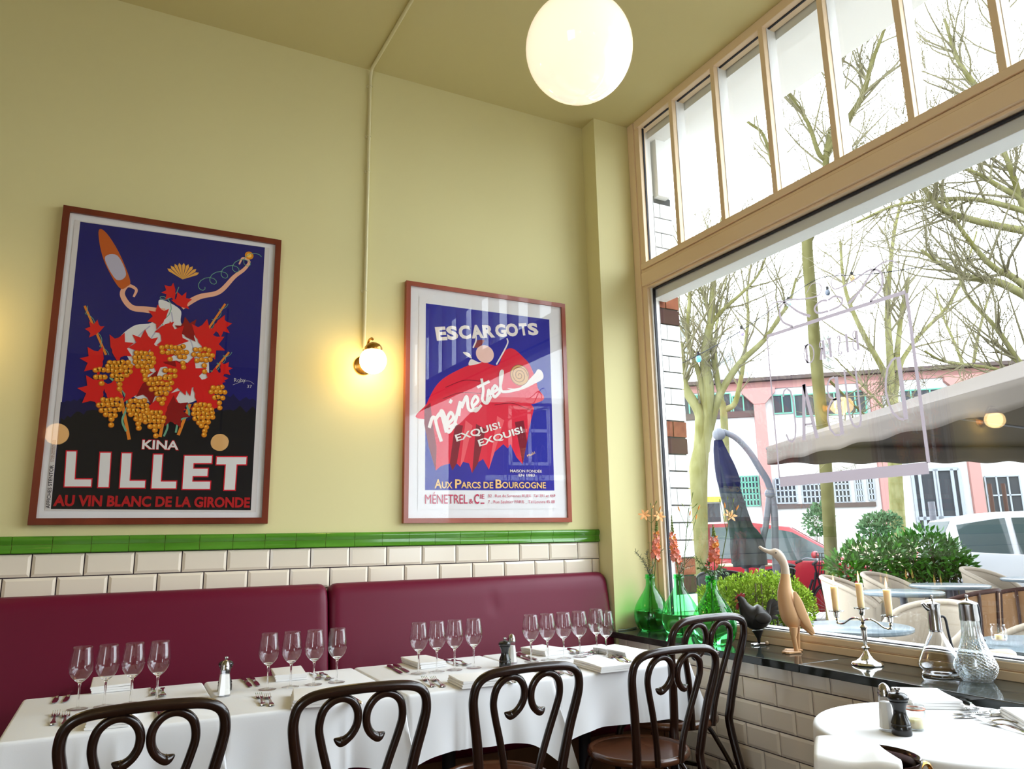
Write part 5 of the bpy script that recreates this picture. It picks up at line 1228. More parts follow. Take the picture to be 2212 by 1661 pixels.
tree('many-limbed bare tree beside the brick pier, behind the closed parasol', 12, [(1500, 1280), (1503, 1120), (1508, 1020), (1516, 965), (1523, 925)], (.23, .09),
     [([(1512, 985), (1514, 915), (1508, 885), (1478, 834), (1474, 790), (1470, 740)], .11, .05), ([(1517, 975), (1526, 900), (1530, 840), (1522, 775), (1530, 721), (1536, 688), (1540, 623), (1546, 560), (1560, 470)], .12, .025), ([(1524, 960), (1545, 880), (1562, 838), (1597, 786), (1640, 745), (1658, 725), (1684, 684), (1706, 650), (1720, 600)], .075, .018),
      ([(1522, 880), (1510, 808), (1486, 732), (1490, 645), (1490, 597), (1500, 530)], .055, .018), ([(1536, 699), (1564, 667), (1608, 628), (1640, 590), (1660, 540)], .04, .012), ([(1556, 850), (1545, 800), (1538, 750), (1534, 700)], .05, .03), ([(1536, 690), (1520, 640), (1500, 600)], .035, .012), ([(1530, 760), (1560, 720), (1590, 700)], .02, .008)], 21, nt=13, Lt=1.5)
tree('pale bare tree with forked trunk seen behind the arm of the closed parasol', 16, [(1572, 1200), (1568, 1000), (1564, 905), (1560, 868)], (.10, .07), [([(1566, 885), (1586, 873), (1597, 836), (1607, 775), (1616, 688), (1614, 634), (1622, 570)], .07, .018), ([(1560, 875), (1552, 830), (1545, 760), (1550, 690), (1570, 600)], .07, .015)], 22, nt=9, Lt=1.8)
tree('slender straight bare tree rising in front of the red car', 10.5, [(1797, 1345), (1795, 1200), (1780, 960), (1765, 800), (1752, 640), (1745, 560), (1743, 515)], (.092, .072),
     [([(1743, 530), (1719, 492), (1690, 420), (1672, 368), (1649, 292), (1615, 263), (1572, 220), (1540, 190)], .04, .012), ([(1743, 530), (1764, 475), (1782, 400), (1785, 335), (1795, 280)], .055, .04), ([(1785, 345), (1768, 330), (1744, 263), (1694, 183), (1668, 100), (1655, 40)], .04, .012), ([(1785, 330), (1826, 266), (1857, 219), (1873, 175), (1883, 135), (1909, 66), (1925, 0)], .055, .018), ([(1826, 266), (1822, 210), (1815, 150), (1840, 60)], .03, .01), ([(1790, 300), (1850, 330), (1900, 380), (1960, 400)], .03, .01), ([(1790, 820), (1850, 880), (1900, 920)], .02, .008)], 23, 'bark2', nt=18, Lt=1.3)
tree('forked bare tree standing beyond the taupe canopy', 18, [(1938, 1180), (1935, 1050), (1930, 900), (1924, 830)], (.185, .12),
     [([(1926, 850), (1908, 800), (1875, 740), (1850, 690), (1830, 640), (1820, 590), (1815, 520)], .085, .03), ([(1926, 850), (1922, 760), (1918, 700), (1918, 640), (1922, 590), (1932, 500), (1950, 420)], .10, .03), ([(1932, 860), (1945, 790), (1960, 760), (1990, 720), (2040, 670), (2070, 620), (2092, 560), (2110, 500)], .07, .02), ([(1935, 800), (1940, 740), (1950, 660), (1962, 600)], .085, .03), ([(1925, 900), (1880, 850), (1830, 800), (1800, 770)], .035, .012)], 24, nt=13, Lt=2.2)
tree('big leaning bare tree whose limbs enter from the right edge', 9, [(2400, 1300), (2390, 1000), (2360, 800), (2330, 720)], (.30, .24),
     [([(2330, 720), (2250, 660), (2164, 612), (2120, 605), (2045, 578), (1990, 540)], .07, .018), ([(2330, 720), (2240, 640), (2190, 600), (2150, 580), (2110, 540), (2060, 470), (2030, 400)], .055, .018), ([(2330, 720), (2270, 560), (2212, 448), (2190, 385), (2160, 300), (2140, 220)], .06, .02), ([(2250, 490), (2212, 436), (2150, 398), (2120, 379), (2034, 343), (1990, 320)], .045, .012), ([(2220, 500), (2120, 480), (2034, 452), (2001, 412), (1971, 373), (1960, 320)], .05, .02),
      ([(2340, 900), (2260, 830), (2207, 788), (2153, 710), (2090, 638), (2060, 560)], .05, .014), ([(2340, 900), (2240, 830), (2181, 812), (2142, 795), (2044, 782), (1997, 758)], .04, .012), ([(2330, 720), (2260, 400), (2212, 250), (2190, 120), (2170, 0)], .05, .02), ([(2212, 300), (2120, 200), (2070, 130), (2040, 40)], .05, .015), ([(2230, 460), (2100, 430), (1950, 440), (1850, 480)], .04, .012)], 25, nt=16, Lt=1.3)
tree('distant bare tree low beyond the shed roof at the right', 34, [(2100, 1150), (2098, 900), (2096, 820)], (.22, .2), [([(2096, 840), (2070, 760), (2040, 690), (2020, 620)], .1, .03), ([(2096, 840), (2110, 740), (2130, 660), (2150, 600)], .1, .03)], 26, nt=10, Lt=3)

# hedges: leaves as small folded blades
def leaves(b, rnd, c, rad, n, L, w, fn=None):
    for _ in range(n):
        while True:
            p = Vector((rnd.uniform(-1, 1), rnd.uniform(-1, 1), rnd.uniform(-1, 1)))
            if .45 < p.length < 1: break
        q = Vector((c[0] + p.x*rad[0], c[1] + p.y*rad[1], c[2] + p.z*rad[2]))
        d = (p.normalized() + Vector((rnd.uniform(-.8, .8), rnd.uniform(-.8, .8), rnd.uniform(-.2, .9)))).normalized(); s = d.orthogonal().normalized(); an = rnd.uniform(0, 6.28); s = s*cos(an) + d.cross(s)*sin(an); up = s.cross(d); l = L*rnd.uniform(.6, 1.2)
        a, m1, e = q, q + d*l*.5, q + d*l; h = s*w*rnd.uniform(.7, 1.1)
        n0 = len(b.v); b.v += [tuple(a), tuple(m1 + h + up*w*.3), tuple(e), tuple(m1 - h + up*w*.3), tuple(m1)]
        b.f += [(n0, n0+4, n0+1), (n0+4, n0+2, n0+1), (n0, n0+3, n0+4), (n0+3, n0+2, n0+4)]; b.m += [0]*4
def bush(lab, pts, d, r, n, L, w, mt, planter=None, stems=True, name='hedge'):
    P = [atd(x, y, d) for x, y in pts]; c = sum(P, Vector())/len(P); base = Vector((c.x, c.y, ZG)); t = thing(name, lab, name); t.location = base
    rnd = random.Random(int(pts[0][0])); b = MB(); st_ = MB()
    for p, rr in zip(P, r):
        leaves(b, rnd, p - base, rr, n, L, w)
        if stems:
            for _ in range(5): st_.tube([(p.x - base.x + rnd.uniform(-.1, .1), p.y - base.y + rnd.uniform(-.1, .1), .1), p - base + Vector((rnd.uniform(-.15, .15), rnd.uniform(-.1, .1), rr[2]*.5))], [.012, .005], 5)
    o = build('foliage', b, GM[mt], t, smooth=0); o['kind'] = 'stuff'
    if stems: build('stems', st_, GM['twig'], t)
    if planter:
        w2, d2, h = planter; q = MB().obox(RZ(-.1), (-w2, -d2, 0), (w2, d2, h)); build('planter', q, GM['planter'], t, bevel=.01)
    return t
bush('clipped yellow-green box hedge just outside the window behind the bottles', [(1536, 1305), (1568, 1298), (1608, 1290), (1648, 1286), (1688, 1292), (1716, 1310), (1628, 1325)], 4.75, [(.13, .13, .12), (.14, .14, .14), (.15, .15, .15), (.15, .15, .16), (.15, .15, .16), (.13, .14, .14), (.22, .15, .10)], 1700, .022, .008, 'box', (.42, .17, .72))
bush('broad glossy laurel hedge behind the terrace chairs', [(1828, 1228), (1868, 1212), (1912, 1206), (1958, 1202), (2002, 1194), (2038, 1206), (2062, 1220), (1950, 1235), (2025, 1235)], 9.1, [(.20, .22, .20), (.24, .22, .26), (.26, .24, .26), (.26, .24, .28), (.26, .24, .32), (.24, .22, .26), (.18, .2, .18), (.4, .22, .15), (.35, .22, .15)], 260, .115, .024, 'laurel', (.95, .25, .80))
bush('soft green shrub against the white shed wall left of the slender tree', [(1762, 1128), (1775, 1118)], 20, [(.35, .3, .35), (.3, .3, .4)], 300, .12, .04, 'shrub', name='shrub')
bush('grey-green shrub beside the forked tree at the far kerb', [(1895, 1135), (1915, 1130), (1885, 1145)], 17, [(.35, .3, .3), (.3, .3, .25), (.3, .3, .25)], 300, .11, .035, 'shrub', name='shrub')

# cars: a lofted body, glasshouse panels, wheels; local x = forward, origin on the ground
UD = Vector((.74, -.672, 0)).normalized()                        # the street runs across the view
def make_car(lab, paint, h=1.48, L=4.15, suv=False):
    t = thing('car', lab, 'car'); hw = .86; x0 = -L/2; b = MB()
    k = h/1.48
    if suv: prof = [(0, .62, .30, .95), (.05, .80, .28, 1.05), (.25, .86, .26, 1.08), (1.0, .87, .25, 1.04), (2.0, .87, .25, 1.0), (2.9, .87, .25, .96), (3.4, .86, .25, .94), (4.2, .83, .26, .86), (L - .06, .74, .30, .72), (L, .60, .36, .62)]
    else: prof = [(0, .60, .34, .86), (.05, .76, .30, .94), (.25, .84, .27, .98), (1.0, .86, .25, .96), (2.0, .86, .25, .93), (2.7, .86, .25, .91), (3.1, .85, .25, .88), (3.7, .80, .27, .76), (L - .06, .70, .32, .66), (L, .55, .38, .58)]
    rs = []
    for x, w, za, zb in prof:
        zb *= k; c = [(-w*.92, za), (-w, za + .12), (-w, zb - .16), (-w*.96, zb - .03), (-w*.86, zb), (w*.86, zb), (w*.96, zb - .03), (w, zb - .16), (w, za + .12), (w*.92, za)]
        rs.append([Vector((x0 + x, y, z)) for y, z in c])
    b.rings(rs); build('body', b, paint, t, smooth=40)
    # glasshouse: stations of (x, belt half width, roof half width, roof z)
    if suv: st_ = [(.02, .70, 1.05, .60, 1.10), (.22, .80, 1.02, .62, 1.46), (.8, .82, 1.0, .64, 1.55), (1.7, .82, .98, .64, 1.56), (2.5, .82, .95, .62, 1.50), (3.35, .80, .92, .56, .98)]
    else: st_ = [(.05, .70, .92, .58, .97), (.35, .78, .94, .60, 1.33), (1.0, .80, .92, .62, 1.455), (1.7, .80, .90, .62, 1.46), (2.25, .80, .88, .60, 1.38), (3.05, .78, .86, .55, .93)]
    rs = [[Vector((x0 + x, -wb, zb*k - .02)), Vector((x0 + x, -wr, zr*k - .03)), Vector((x0 + x, -wr*.85, zr*k)), Vector((x0 + x, wr*.85, zr*k)), Vector((x0 + x, wr, zr*k - .03)), Vector((x0 + x, wb, zb*k - .02))] for x, wb, zb, wr, zr in st_]
    build('roof', MB().rings(rs), paint, t, smooth=40)
    def side(xa, xb, sg_):
        def at_(x, f):
            for i in range(len(st_) - 1):
                if st_[i][0] <= x <= st_[i+1][0]:
                    u = (x - st_[i][0])/(st_[i+1][0] - st_[i][0]); m = [lerp(p, q, u) for p, q in zip(st_[i], st_[i+1])]
                    return Vector((x0 + x, sg_*(lerp(m[1], m[3], f) + .008), (lerp(m[2], m[4] - .03/k, f))*k))
        n = 6; return MB().grid(lambda u, v: at_(lerp(xa, xb, u), lerp(.06, .90, v)), n, 2)
    for sg_ in (-1, 1):
        for xa, xb in (((.35, .95), (1.02, 1.72), (1.80, 2.75)) if not suv else ((.25, .85), (.93, 1.72), (1.80, 2.95))): build('side_window', side(xa, xb, sg_), GM['carglass'], t, smooth=60)
        build('mirror', MB().ball((x0 + (2.55 if not suv else 2.75), sg_*.95, .98*k), .10, 12, 8, (.6, 1, .65)), paint, t)
        for xd in (1.15, 2.0): build('door_handle', MB().ball((x0 + xd, sg_*.868, .80*k), .07, 10, 6, (1.2, .25, .25)), M['gasket'], t)
        for xw in (.75, L - .80):
            w = MB().lathe([(.0005, -.09), (.19, -.09), (.20, -.10), (.29, -.10), (.315, -.08), (.315, .08), (.29, .10), (.0005, .10)], n=28, M=T(x0 + xw, sg_*.78, .315) @ RX(pi/2)); o = build('wheel', w, GM['tyre'], t, smooth=40)
            build('hub_cap', MB().lathe([(.0005, .0), (.19, .0), (.18, .02), (.0005, .03)], n=20, M=T(x0 + xw, sg_*.885, .315) @ RX(-sg_*pi/2)), GM['alu'], o)
    def screen(a, b_): return MB().quad(*[Vector(p) for p in (a, b_)]) 
    i, j = len(st_) - 2, len(st_) - 1
    def pane_(i, j):
        q = []
        for s_, f in ((i, .94), (j, .10)):
            x, wb, zb, wr, zr = st_[s_]; q += [Vector((x0 + x, -wr*.85, zr*k + .008)), Vector((x0 + x, wr*.85, zr*k + .008))]
        a, c, d, e = q; return MB().quad(a.lerp(d, .06), c.lerp(e, .06), e.lerp(c, .04), d.lerp(a, .04))
    build('windscreen', pane_(i, j), GM['carglass'], t, smooth=0); build('rear_window', pane_(1, 0), GM['carglass'], t, smooth=0)
    for sg_ in (-1, 1): build('tail_light', MB().ball((x0 + .07, sg_*.70, .92*k), .11, 10, 8, (.6, .8, 1.6)), GM['lightred'], t)
    build('bumper', MB().box((x0 - .02, -.7, .34), (x0 + .1, .7, .46)).box((x0 + L - .12, -.62, .34), (x0 + L + .01, .62, .44)), GM['planter'], t, bevel=.02)
    return t
def park(t, px, d, dirv=UD): p = atd(px, 1150, d); t.location = (p.x, p.y, ZG); t.rotation_euler = (0, 0, atan2(dirv.y, dirv.x))
park(make_car('red hatchback car parked behind the bicycle', GM['carred'], 1.66), 1675, 12.4)
park(make_car('white tall car cut by the right edge, behind the terrace chairs', GM['carwhite'], 1.60, 4.4, True), 2372, 10.4)
park(make_car('silver car parked in front of the glass doors, left of the bin', GM['carsilver'], 1.46), 2010, 20.5)
park(make_car('pale car roof seen just over the red car', GM['carwhite'], 1.46), 1690, 16.5)
park(make_car('far silver car behind the laurel, right of the bin', GM['carsilver'], 1.46), 2180, 23.0)
b = thing('litter_bin', 'grey street litter bin between the far cars', 'bin', (0, 0, 0)); p = atd(2038, 1150, 15.5); b.location = (p.x, p.y, ZG)
build('drum', MB().lathe([(.0005, .1), (.27, .1), (.30, .25), (.30, 1.36), (.27, 1.40), (.2, 1.41), (.2, 1.2), (.0005, 1.2)], n=28), mat('bin_grey', (.06, .064, .072), .6, spec=.1), b, smooth=40); build('foot', MB().cyl((0, 0, 0), (0, 0, .12), .2, n=20), GM['planter'], b)
p = atd(1975, 1175, 14.5); b = MB().obox(T(p.x, p.y, ZG) @ RZ(atan2(UD.y, UD.x)), (-1.3, -.12, 0), (1.3, .12, 1.22)); tag(build('low_wall', b, GM['stonew'], bevel=.02), 'low buff stone wall between the laurel and the far tree', 'wall', kind='thing')

# bicycle
bi = thing('bicycle', 'black step-through bicycle with carriers in front of the red car', 'bicycle'); d_ = 10.9
p0, p1 = atd(1678, 1262, d_), atd(1785, 1262, d_); ax = p1 - p0; ax.z = 0; wb_ = ax.length; p0.z = ZG
bi.location = p0; bi.rotation_euler = (0, 0, atan2(ax.y, ax.x)); R_ = .34; S_ = wb_
k = S_/1.06
def V3(x, z, y=0): return Vector((x*k, y, z))
for x in (0, 1.06):
    w = MB().tube([(x*k + R_*k*cos(a*pi/24), 0, R_ + R_*sin(a*pi/24)) for a in range(48)], .018, 8, closed=True); o = build('wheel', w, GM['tyre'], bi)
    sp = MB()
    for a in range(20): sp.cyl((x*k, 0, R_), (x*k + R_*k*.97*cos(a*pi/10), 0, R_ + R_*.97*sin(a*pi/10)), .0025, n=4)
    sp.cyl((x*k, -.04, R_), (x*k, .04, R_), .02, n=10); build('spokes', sp, GM['alu'], o)
    build('mudguard', MB().tube([(x*k + (R_ + .03)*k*cos(a), 0, R_ + (R_ + .03)*sin(a)) for a in [radians(10 + 9*i) for i in range(18)]], .022, 6, flat=.3), GM['black'], bi)
b = MB()
b.tube([V3(.42, .30), V3(.30, .75), V3(.28, .92)], .018, 8); b.tube(spline([V3(.42, .30), V3(.62, .40), V3(.80, .68), V3(.86, .86)], 6), .02, 8); b.tube(spline([V3(.40, .38), V3(.60, .52), V3(.78, .76)], 6), .018, 8); b.tube([V3(.42, .30), V3(0, .34)], .012, 8); b.tube([V3(.30, .74), V3(0, .34)], .010, 8); b.tube([V3(1.06, .34), V3(.92, .70), V3(.86, .92), V3(.84, 1.0)], .016, 8)
build('frame', b, GM['black'], bi, smooth=60)
build('saddle', MB().ball(V3(.25, .96), .12, 14, 8, (1.1, .6, .35)), GM['black'], bi)
b = MB().tube(spline([V3(.72, 1.02, -.30), V3(.80, 1.06, -.22), V3(.86, 1.05, 0), V3(.80, 1.06, .22), V3(.72, 1.02, .30)], 6), .012, 8); build('handlebar', b, GM['alu'], bi)
for s_ in (-1, 1): build('grip', MB().cyl(V3(.74, 1.03, s_*.28), V3(.62, .99, s_*.33), .019, n=10), GM['tyre'], bi)
b = MB()
for y in (-.10, .10): b.tube([V3(-.32, .74, y), V3(.20, .74, y)], .008, 6)
for x in (-.32, -.1, .1, .2): b.tube([V3(x, .74, -.10), V3(x, .74, .10)], .008, 6)
for y in (-.10, .10): b.tube([V3(-.25, .74, y), V3(0, .34, y*.6)], .006, 6)
build('rear_carrier', b, GM['alu'], bi)
b = MB()
for y in (-.16, -.05, .05, .16): b.tube(spline([V3(.92, .76, y), V3(.98, .98, y), V3(1.0, 1.14, y)], 4), .007, 6); b.tube([V3(.92, .76, y), V3(1.28, .78, y)], .007, 6)
for z in (.84, .96, 1.08, 1.14): b.tube([V3(.95 + (z - .8)*.14, z, -.16), V3(.95 + (z - .8)*.14, z, .16)], .007, 6)
b.tube([V3(1.28, .78, -.16), V3(1.28, .78, .16)], .007, 6); build('front_carrier', b, GM['black'], bi)
b = MB().cyl(V3(.42, .30, -.05), V3(.42, .30, .05), .09, n=20); b.tube([V3(.42, .30, .07), V3(.36, .14, .09)], .011, 6); b.tube([V3(.42, .30, -.07), V3(.48, .46, -.09)], .011, 6); build('crank', b, GM['alu'], bi)

# terrace chairs and tables
def tub_chair(lab, weave, frame, px, py, d, face, sc=1.0, grp='cream tub chairs on the terrace', zt=.84, white=True):
    p = atd(px, py, d); t = thing('tub_chair', lab, 'chair', (p.x, p.y, ZG), face, grp, sc); hb = (p.z - ZG)/sc
    hb = max(.74, min(1.0, hb))
    def sh(u, v):
        a = radians(-128) + radians(256)*u; c = abs(u - .5)*2; top = hb - .26*c**2.2; r = lerp(.235, .30, v**.7); z = lerp(.40, top, v)
        return Vector((-cos(a)*r*1.02 + .02*c, sin(a)*r, z))
    build('tub_back', MB().grid(sh, 36, 8), weave, t, smooth=80, solid=.018)
    rim = [sh(i/36, 1) for i in range(37)]; build('rim', MB().tube(rim, .024 if white else .018, 8), weave if white else frame, t, smooth=70)
    build('seat', MB().lathe([(.0005, .40), (.23, .40), (.25, .42), (.25, .45), (.22, .465), (.0005, .46)], n=32), GM['blackw'] if not white else weave, t, smooth=50)
    for a in (40, 140, 220, 320):
        c, s_ = cos(radians(a)), sin(radians(a)); build('leg', MB().tube([(.20*c, .20*s_, .42), (.235*c, .235*s_, 0)], .014, 8), frame, t)
    if not white:
        b = MB()
        for u in (.2, .38, .5, .62, .8): b.tube([sh(u, v/4)*1.0 + Vector((sh(u, .5).x*.05, sh(u, .5).y*.05, 0)) for v in range(5)], .012, 6)
        build('back_ribs', b, frame, t)
    return t
def fdir(dx, dy): d = VD*dx + Vector((_f.x, _f.y, 0)).normalized()*dy; return atan2(d.y, d.x)    # facing: right / away on the floor plan
tub_chair('cream tub chair left of the slender tree trunk, facing right', GM['cream'], GM['cane'], 1843, 1247, 7.6, fdir(.8, -.5))
tub_chair('cream tub chair next to the laurel, behind the oval table', GM['cream'], GM['cane'], 1930, 1240, 7.9, fdir(.6, -.7))
tub_chair('cream tub chair below the white car door handle', GM['cream'], GM['cane'], 2142, 1224, 8.4, fdir(.5, -.7))
tub_chair('big near cream tub chair behind the candelabra, its back to the right', GM['cream'], GM['cane'], 2000, 1306, 5.45, fdir(-.75, -.45))
tub_chair('nearest cream tub chair, its back against the window behind the jugs', GM['cream'], GM['cane'], 2040, 1395, 3.95, fdir(-.15, .95))
tub_chair('cream tub chair cut by the right edge behind the cut glass jug', GM['cream'], GM['cane'], 2215, 1345, 4.9, fdir(-.8, .1))
tub_chair('brown-ribbed tan tub chair behind the big cream one', GM['tanw'], GM['cane'], 2060, 1272, 5.9, fdir(-.5, .8), grp='brown ribbed tub chairs on the terrace', white=False)
tub_chair('brown-ribbed tan tub chair near the right edge', GM['tanw'], GM['cane'], 2180, 1266, 6.7, fdir(-.1, .9), grp='brown ribbed tub chairs on the terrace', white=False)
tub_chair('black tub chair behind the flowers, left of the closed parasol foot', GM['blackw'], GM['black'], 1558, 1222, 9.2, fdir(.3, .9), grp='black tub chairs by the hedge', white=False)
tub_chair('black tub chair behind the box hedge, below the closed parasol', GM['blackw'], GM['black'], 1662, 1218, 9.6, fdir(-.3, .9), grp='black tub chairs by the hedge', white=False)
def ttable(lab, px, py, d, r, mt):
    p = atd(px, py, d); h = p.z - ZG; t = thing('bistro_table', lab, 'table', (p.x, p.y, ZG), 0, 'round tables on the terrace')
    build('tabletop', MB().lathe([(.0005, h - .03), (r - .01, h - .03), (r, h - .02), (r, h - .005), (r - .01, h), (.0005, h)], n=48), mt, t, smooth=40)
    b = MB().cyl((0, 0, .05), (0, 0, h - .03), .03, n=16); build('column', b, GM['alu'], t); build('base', MB().lathe([(.0005, 0), (.24, 0), (.22, .02), (.05, .05), (.0005, .05)], n=32), GM['black'], t)
    return t
ttable('pale round terrace table in front of the two cream chairs', 1950, 1277, 6.4, .32, GM['gtop'])
ttable('pale round terrace table right of the candle reflections', 2050, 1263, 7.4, .36, GM['gtop'])
ttable('pale round terrace table at the right edge by the white car', 2250, 1249, 7.9, .38, GM['gtop'])
ttable('near pale round table right outside the window behind the candelabra', 1845, 1352, 5.1, .37, GM['gtop'])
ttable('near pale round table outside the window at the right edge', 2285, 1392, 4.2, .42, GM['gtop'])
ttable('pale wood topped table between the black chairs', 1612, 1218, 10.9, .40, mat('pale_wood_top', (.24, .18, .12), .5, spec=.1))
p = atd(2160, 1384, 4.2); j_ = thing('candle_jar', 'small white glass jar on the terrace table behind the cut glass jug', 'candle holder', p + Vector((0, 0, .004)))
build('glass', MB().lathe([(.0005, .0), (.036, .0), (.04, .01), (.04, .06), (.034, .075), (.037, .085)], n=28, cap=(True, False)), M['wglass'], j_, smooth=60); build('tea_light', MB().cyl((0, 0, .004), (0, 0, .03), .022, n=20), M['wax'], j_)

# big taupe canopy with valance, seen from below
pz = 2.34
def zat(x, y, z): return at(x, y, 2, z)
A_ = zat(1655, 966, pz); Bq = zat(2212, 816, pz); e1 = (Bq - A_).normalized(); Bq = A_ + e1*(Bq - A_).length*1.12
side_ = Vector((-e1.y, e1.x, 0)); side_ = side_ if side_.dot(_f) > 0 else -side_
wd_ = (Bq - A_).length; dp_ = 3.6; C4 = [A_, Bq, Bq + side_*dp_, A_ + side_*dp_]; ctr = sum(C4, Vector())/4
pa_ = thing('canopy_parasol', 'big taupe square parasol spread over the terrace at the right', 'parasol', (ctr.x, ctr.y, ZG))
lo = lambda p: p - Vector((ctr.x, ctr.y, ZG)); apex = lo(ctr) + Vector((0, 0, .62))
b = MB(); n0 = 0
def cano(i, s0, s1):
    a, c = lo(C4[i]), lo(C4[(i+1) % 4])
    return MB().grid(lambda u, v: a.lerp(c, u).lerp(apex, v) + Vector((0, 0, -.05*sin(pi*u)*sin(pi*min(1, v*1.3))*(1 - v))), 16, 10)
for i in range(4): b.add(cano(i, 0, 1))
build('canopy', b, GM['taupe'], pa_, smooth=30, solid=.004)
b = MB()
for i in range(4):
    a, c = lo(C4[i]), lo(C4[(i+1) % 4]); nrm_ = (c - a).normalized().cross(Vector((0, 0, 1)))
    b.grid(lambda u, v: a.lerp(c, u) + Vector((0, 0, -.20*v - .012*sin(u*40)*v)) + nrm_*(.010*sin(u*34)*v), 60, 4)
build('valance', b, GM['taupe'], pa_, smooth=60, solid=.004)
build('pole', MB().cyl((0, 0, 0), apex, .03, n=16), GM['alu'], pa_); build('foot', MB().box((-.4, -.4, 0), (.4, .4, .06)), GM['planter'], pa_, bevel=.01)
for i in range(4):
    build('rib', MB().cyl(lo(C4[i]) + Vector((0, 0, -.02)), apex + Vector((0, 0, -.03)), .014, n=8), GM['alu'], pa_); build('strut', MB().cyl(lo(C4[i]).lerp(apex, .5) + Vector((0, 0, -.03)), Vector((0, 0, apex.z - .75)), .012, n=8), GM['alu'], pa_)
build('hub', MB().cyl((0, 0, apex.z - .82), (0, 0, apex.z - .68), .06, n=16), GM['alu'], pa_)

# closed cantilever parasol: arched arm, hanging folded cloth
dC = 8.6; P_ = [atd(x, y, dC) for x, y in ((1682, 1330), (1676, 1215), (1672, 1100), (1660, 1045), (1640, 1010), (1618, 975), (1590, 946), (1562, 932))]
base = Vector((P_[0].x, P_[0].y, ZG)); cp2 = thing('closed_parasol', 'closed dark parasol hanging folded from a curved grey arm', 'parasol', base); P_[0].z = ZG
build('arm', MB().tube(spline([p - base for p in P_], 6), [.045 - .012*i/42 for i in range(43)], 12), GM['alu'], cp2)
q = [atd(x, y, dC) - base for x, y in ((1663, 1060), (1655, 1130), (1646, 1200), (1640, 1300))]; q[-1].z = .05; build('mast', MB().tube(spline(q, 6), .036, 12), GM['alu'], cp2)
h_ = atd(1553, 938, dC) - base; build('joint', MB().ball(h_, .075, 16, 10), GM['alu'], cp2); build('crank_knob', MB().ball(atd(1663, 1066, dC) - base, .06, 14, 8), GM['alu'], cp2)
def folded(path, radii, nf, mt, name):
    pts = spline([atd(x, y, dC) - base for x, y in path], 6); R_ = [v.x for v in spline([(r, 0, 0) for r in radii], 6)]; rs = []
    for i, (p, r) in enumerate(zip(pts, R_)):
        d = (pts[min(i+1, len(pts)-1)] - pts[max(i-1, 0)]).normalized(); a = (VD - d*VD.dot(d)).normalized(); c = d.cross(a); t_ = i/len(pts)
        rs.append([p + (a*cos(2*pi*j/64) + c*sin(2*pi*j/64)) * r * (1 - (.10 + .16*t_)*(.5 + .5*sin(nf*2*pi*j/64 + .5*sin(3*t_)))) for j in range(64)])
    return build(name, MB().rings(rs, True, (True, True)), mt, cp2, smooth=60)
folded([(1551, 950), (1556, 975), (1566, 1010), (1574, 1040), (1577, 1052)], [.05, .085, .125, .14, .12], 6, GM['navy'], 'top_flap')
folded([(1563, 1000), (1577, 1060), (1592, 1110), (1602, 1145), (1613, 1172), (1619, 1218)], [.10, .125, .13, .15, .20, .21], 8, GM['navy2'], 'folded_canopy')
# string of coloured bulbs between the trees
ls = thing('string_lights', 'string of coloured bulbs hung across the street trees', 'string lights'); W_ = [atd(*q) for q in ((1474, 784, 9), (1512, 765, 9), (1600, 715, 9.5), (1700, 645, 10), (1752, 610, 10.3), (1790, 597, 10), (1880, 592, 9.5), (2000, 575, 9), (2100, 555, 9), (2260, 490, 9))]
ls.location = (W_[0].x, W_[0].y, W_[0].z); w0 = W_[0]; build('wire', MB().tube(spline([p - w0 for p in W_], 6), .006, 5), GM['black'], ls)
for (x, y, d), c in (((1509, 775, 9), (.05, .25, .6)), ((1602, 718, 9.5), (.25, .2, .5)), ((1704, 655, 10), (.2, .6, .55)), ((1841, 601, 9.7), (.7, .3, .1)), ((1788, 632, 10), (.03, .04, .06))):
    p = atd(x, y, d) - w0; b = MB().ball(p, .035, 12, 8, (1, 1, 1.3)); o = build('bulb', b, mat('bulb_glass', c, .2), ls); build('socket', MB().cyl(p + Vector((0, 0, .035)), p + Vector((0, 0, .085)), .018, n=10), GM['black'], o)

# the white shed across the street; local x along the front, y into it
FO = atd(1800, 1150, 27); FO.z = ZG; FN = Vector((-UD.y, UD.x, 0)); FN = FN if FN.dot(_f) > 0 else -FN
def fp(x, y): d = ray(x, y); t_ = (FO - EYE).dot(FN) / d.dot(FN); p = EYE + d*t_; return ((p - FO).dot(UD), p.z - ZG)
sh_ = thing('street_building', 'long white low building with pink piers and gridded windows across the street', 'building', FO); sh_.rotation_euler = (0, 0, atan2(UD.y, UD.x))
if Vector((-sin(sh_.rotation_euler[2]), cos(sh_.rotation_euler[2]), 0)).dot(FN) < 0: pass
hE = fp(1700, 822)[1]; uL, uR = fp(1380, 1000)[0], fp(2420, 1000)[0]
def fbox(b, x0, y0, x1, y1, ya, yb): u0, z1 = fp(x0, y0); u1, z0 = fp(x1, y1); return b.box((min(u0, u1), ya, min(z0, z1)), (max(u0, u1), yb, max(z0, z1)))
build('wall', MB().box((uL, 0, 0), (uR, 6, hE)), GM['facade'], sh_, smooth=0)
build('roof', MB().box((uL, -.35, hE), (uR, 6, hE + .14)), GM['roofd'], sh_, smooth=0)
build('eave_band', MB().box((uL, -.06, hE - .28), (uR, 0, hE)), GM['pinkc'], sh_, smooth=0)
for x0 in (1638, 1894, 2088):
    b = MB(); u0 = fp(x0, 1000)[0]; u1 = fp(x0 + 25, 1000)[0]; zt_ = hE - .25; b.box((u0, -.22, 0), (u1, 0, zt_))
    zc_ = zt_ - .62; b.prism([(u0 - .40, zt_), (u1 + .40, zt_), (u1 + .40, zt_ - .18), (u1, zc_), (u0, zc_), (u0 - .40, zt_ - .18)], Matrix(((1,0,0,0),(0,0,-1,0),(0,1,0,0),(0,0,0,1))), .24); build('pier', b, GM['pinkc'], sh_, smooth=0)
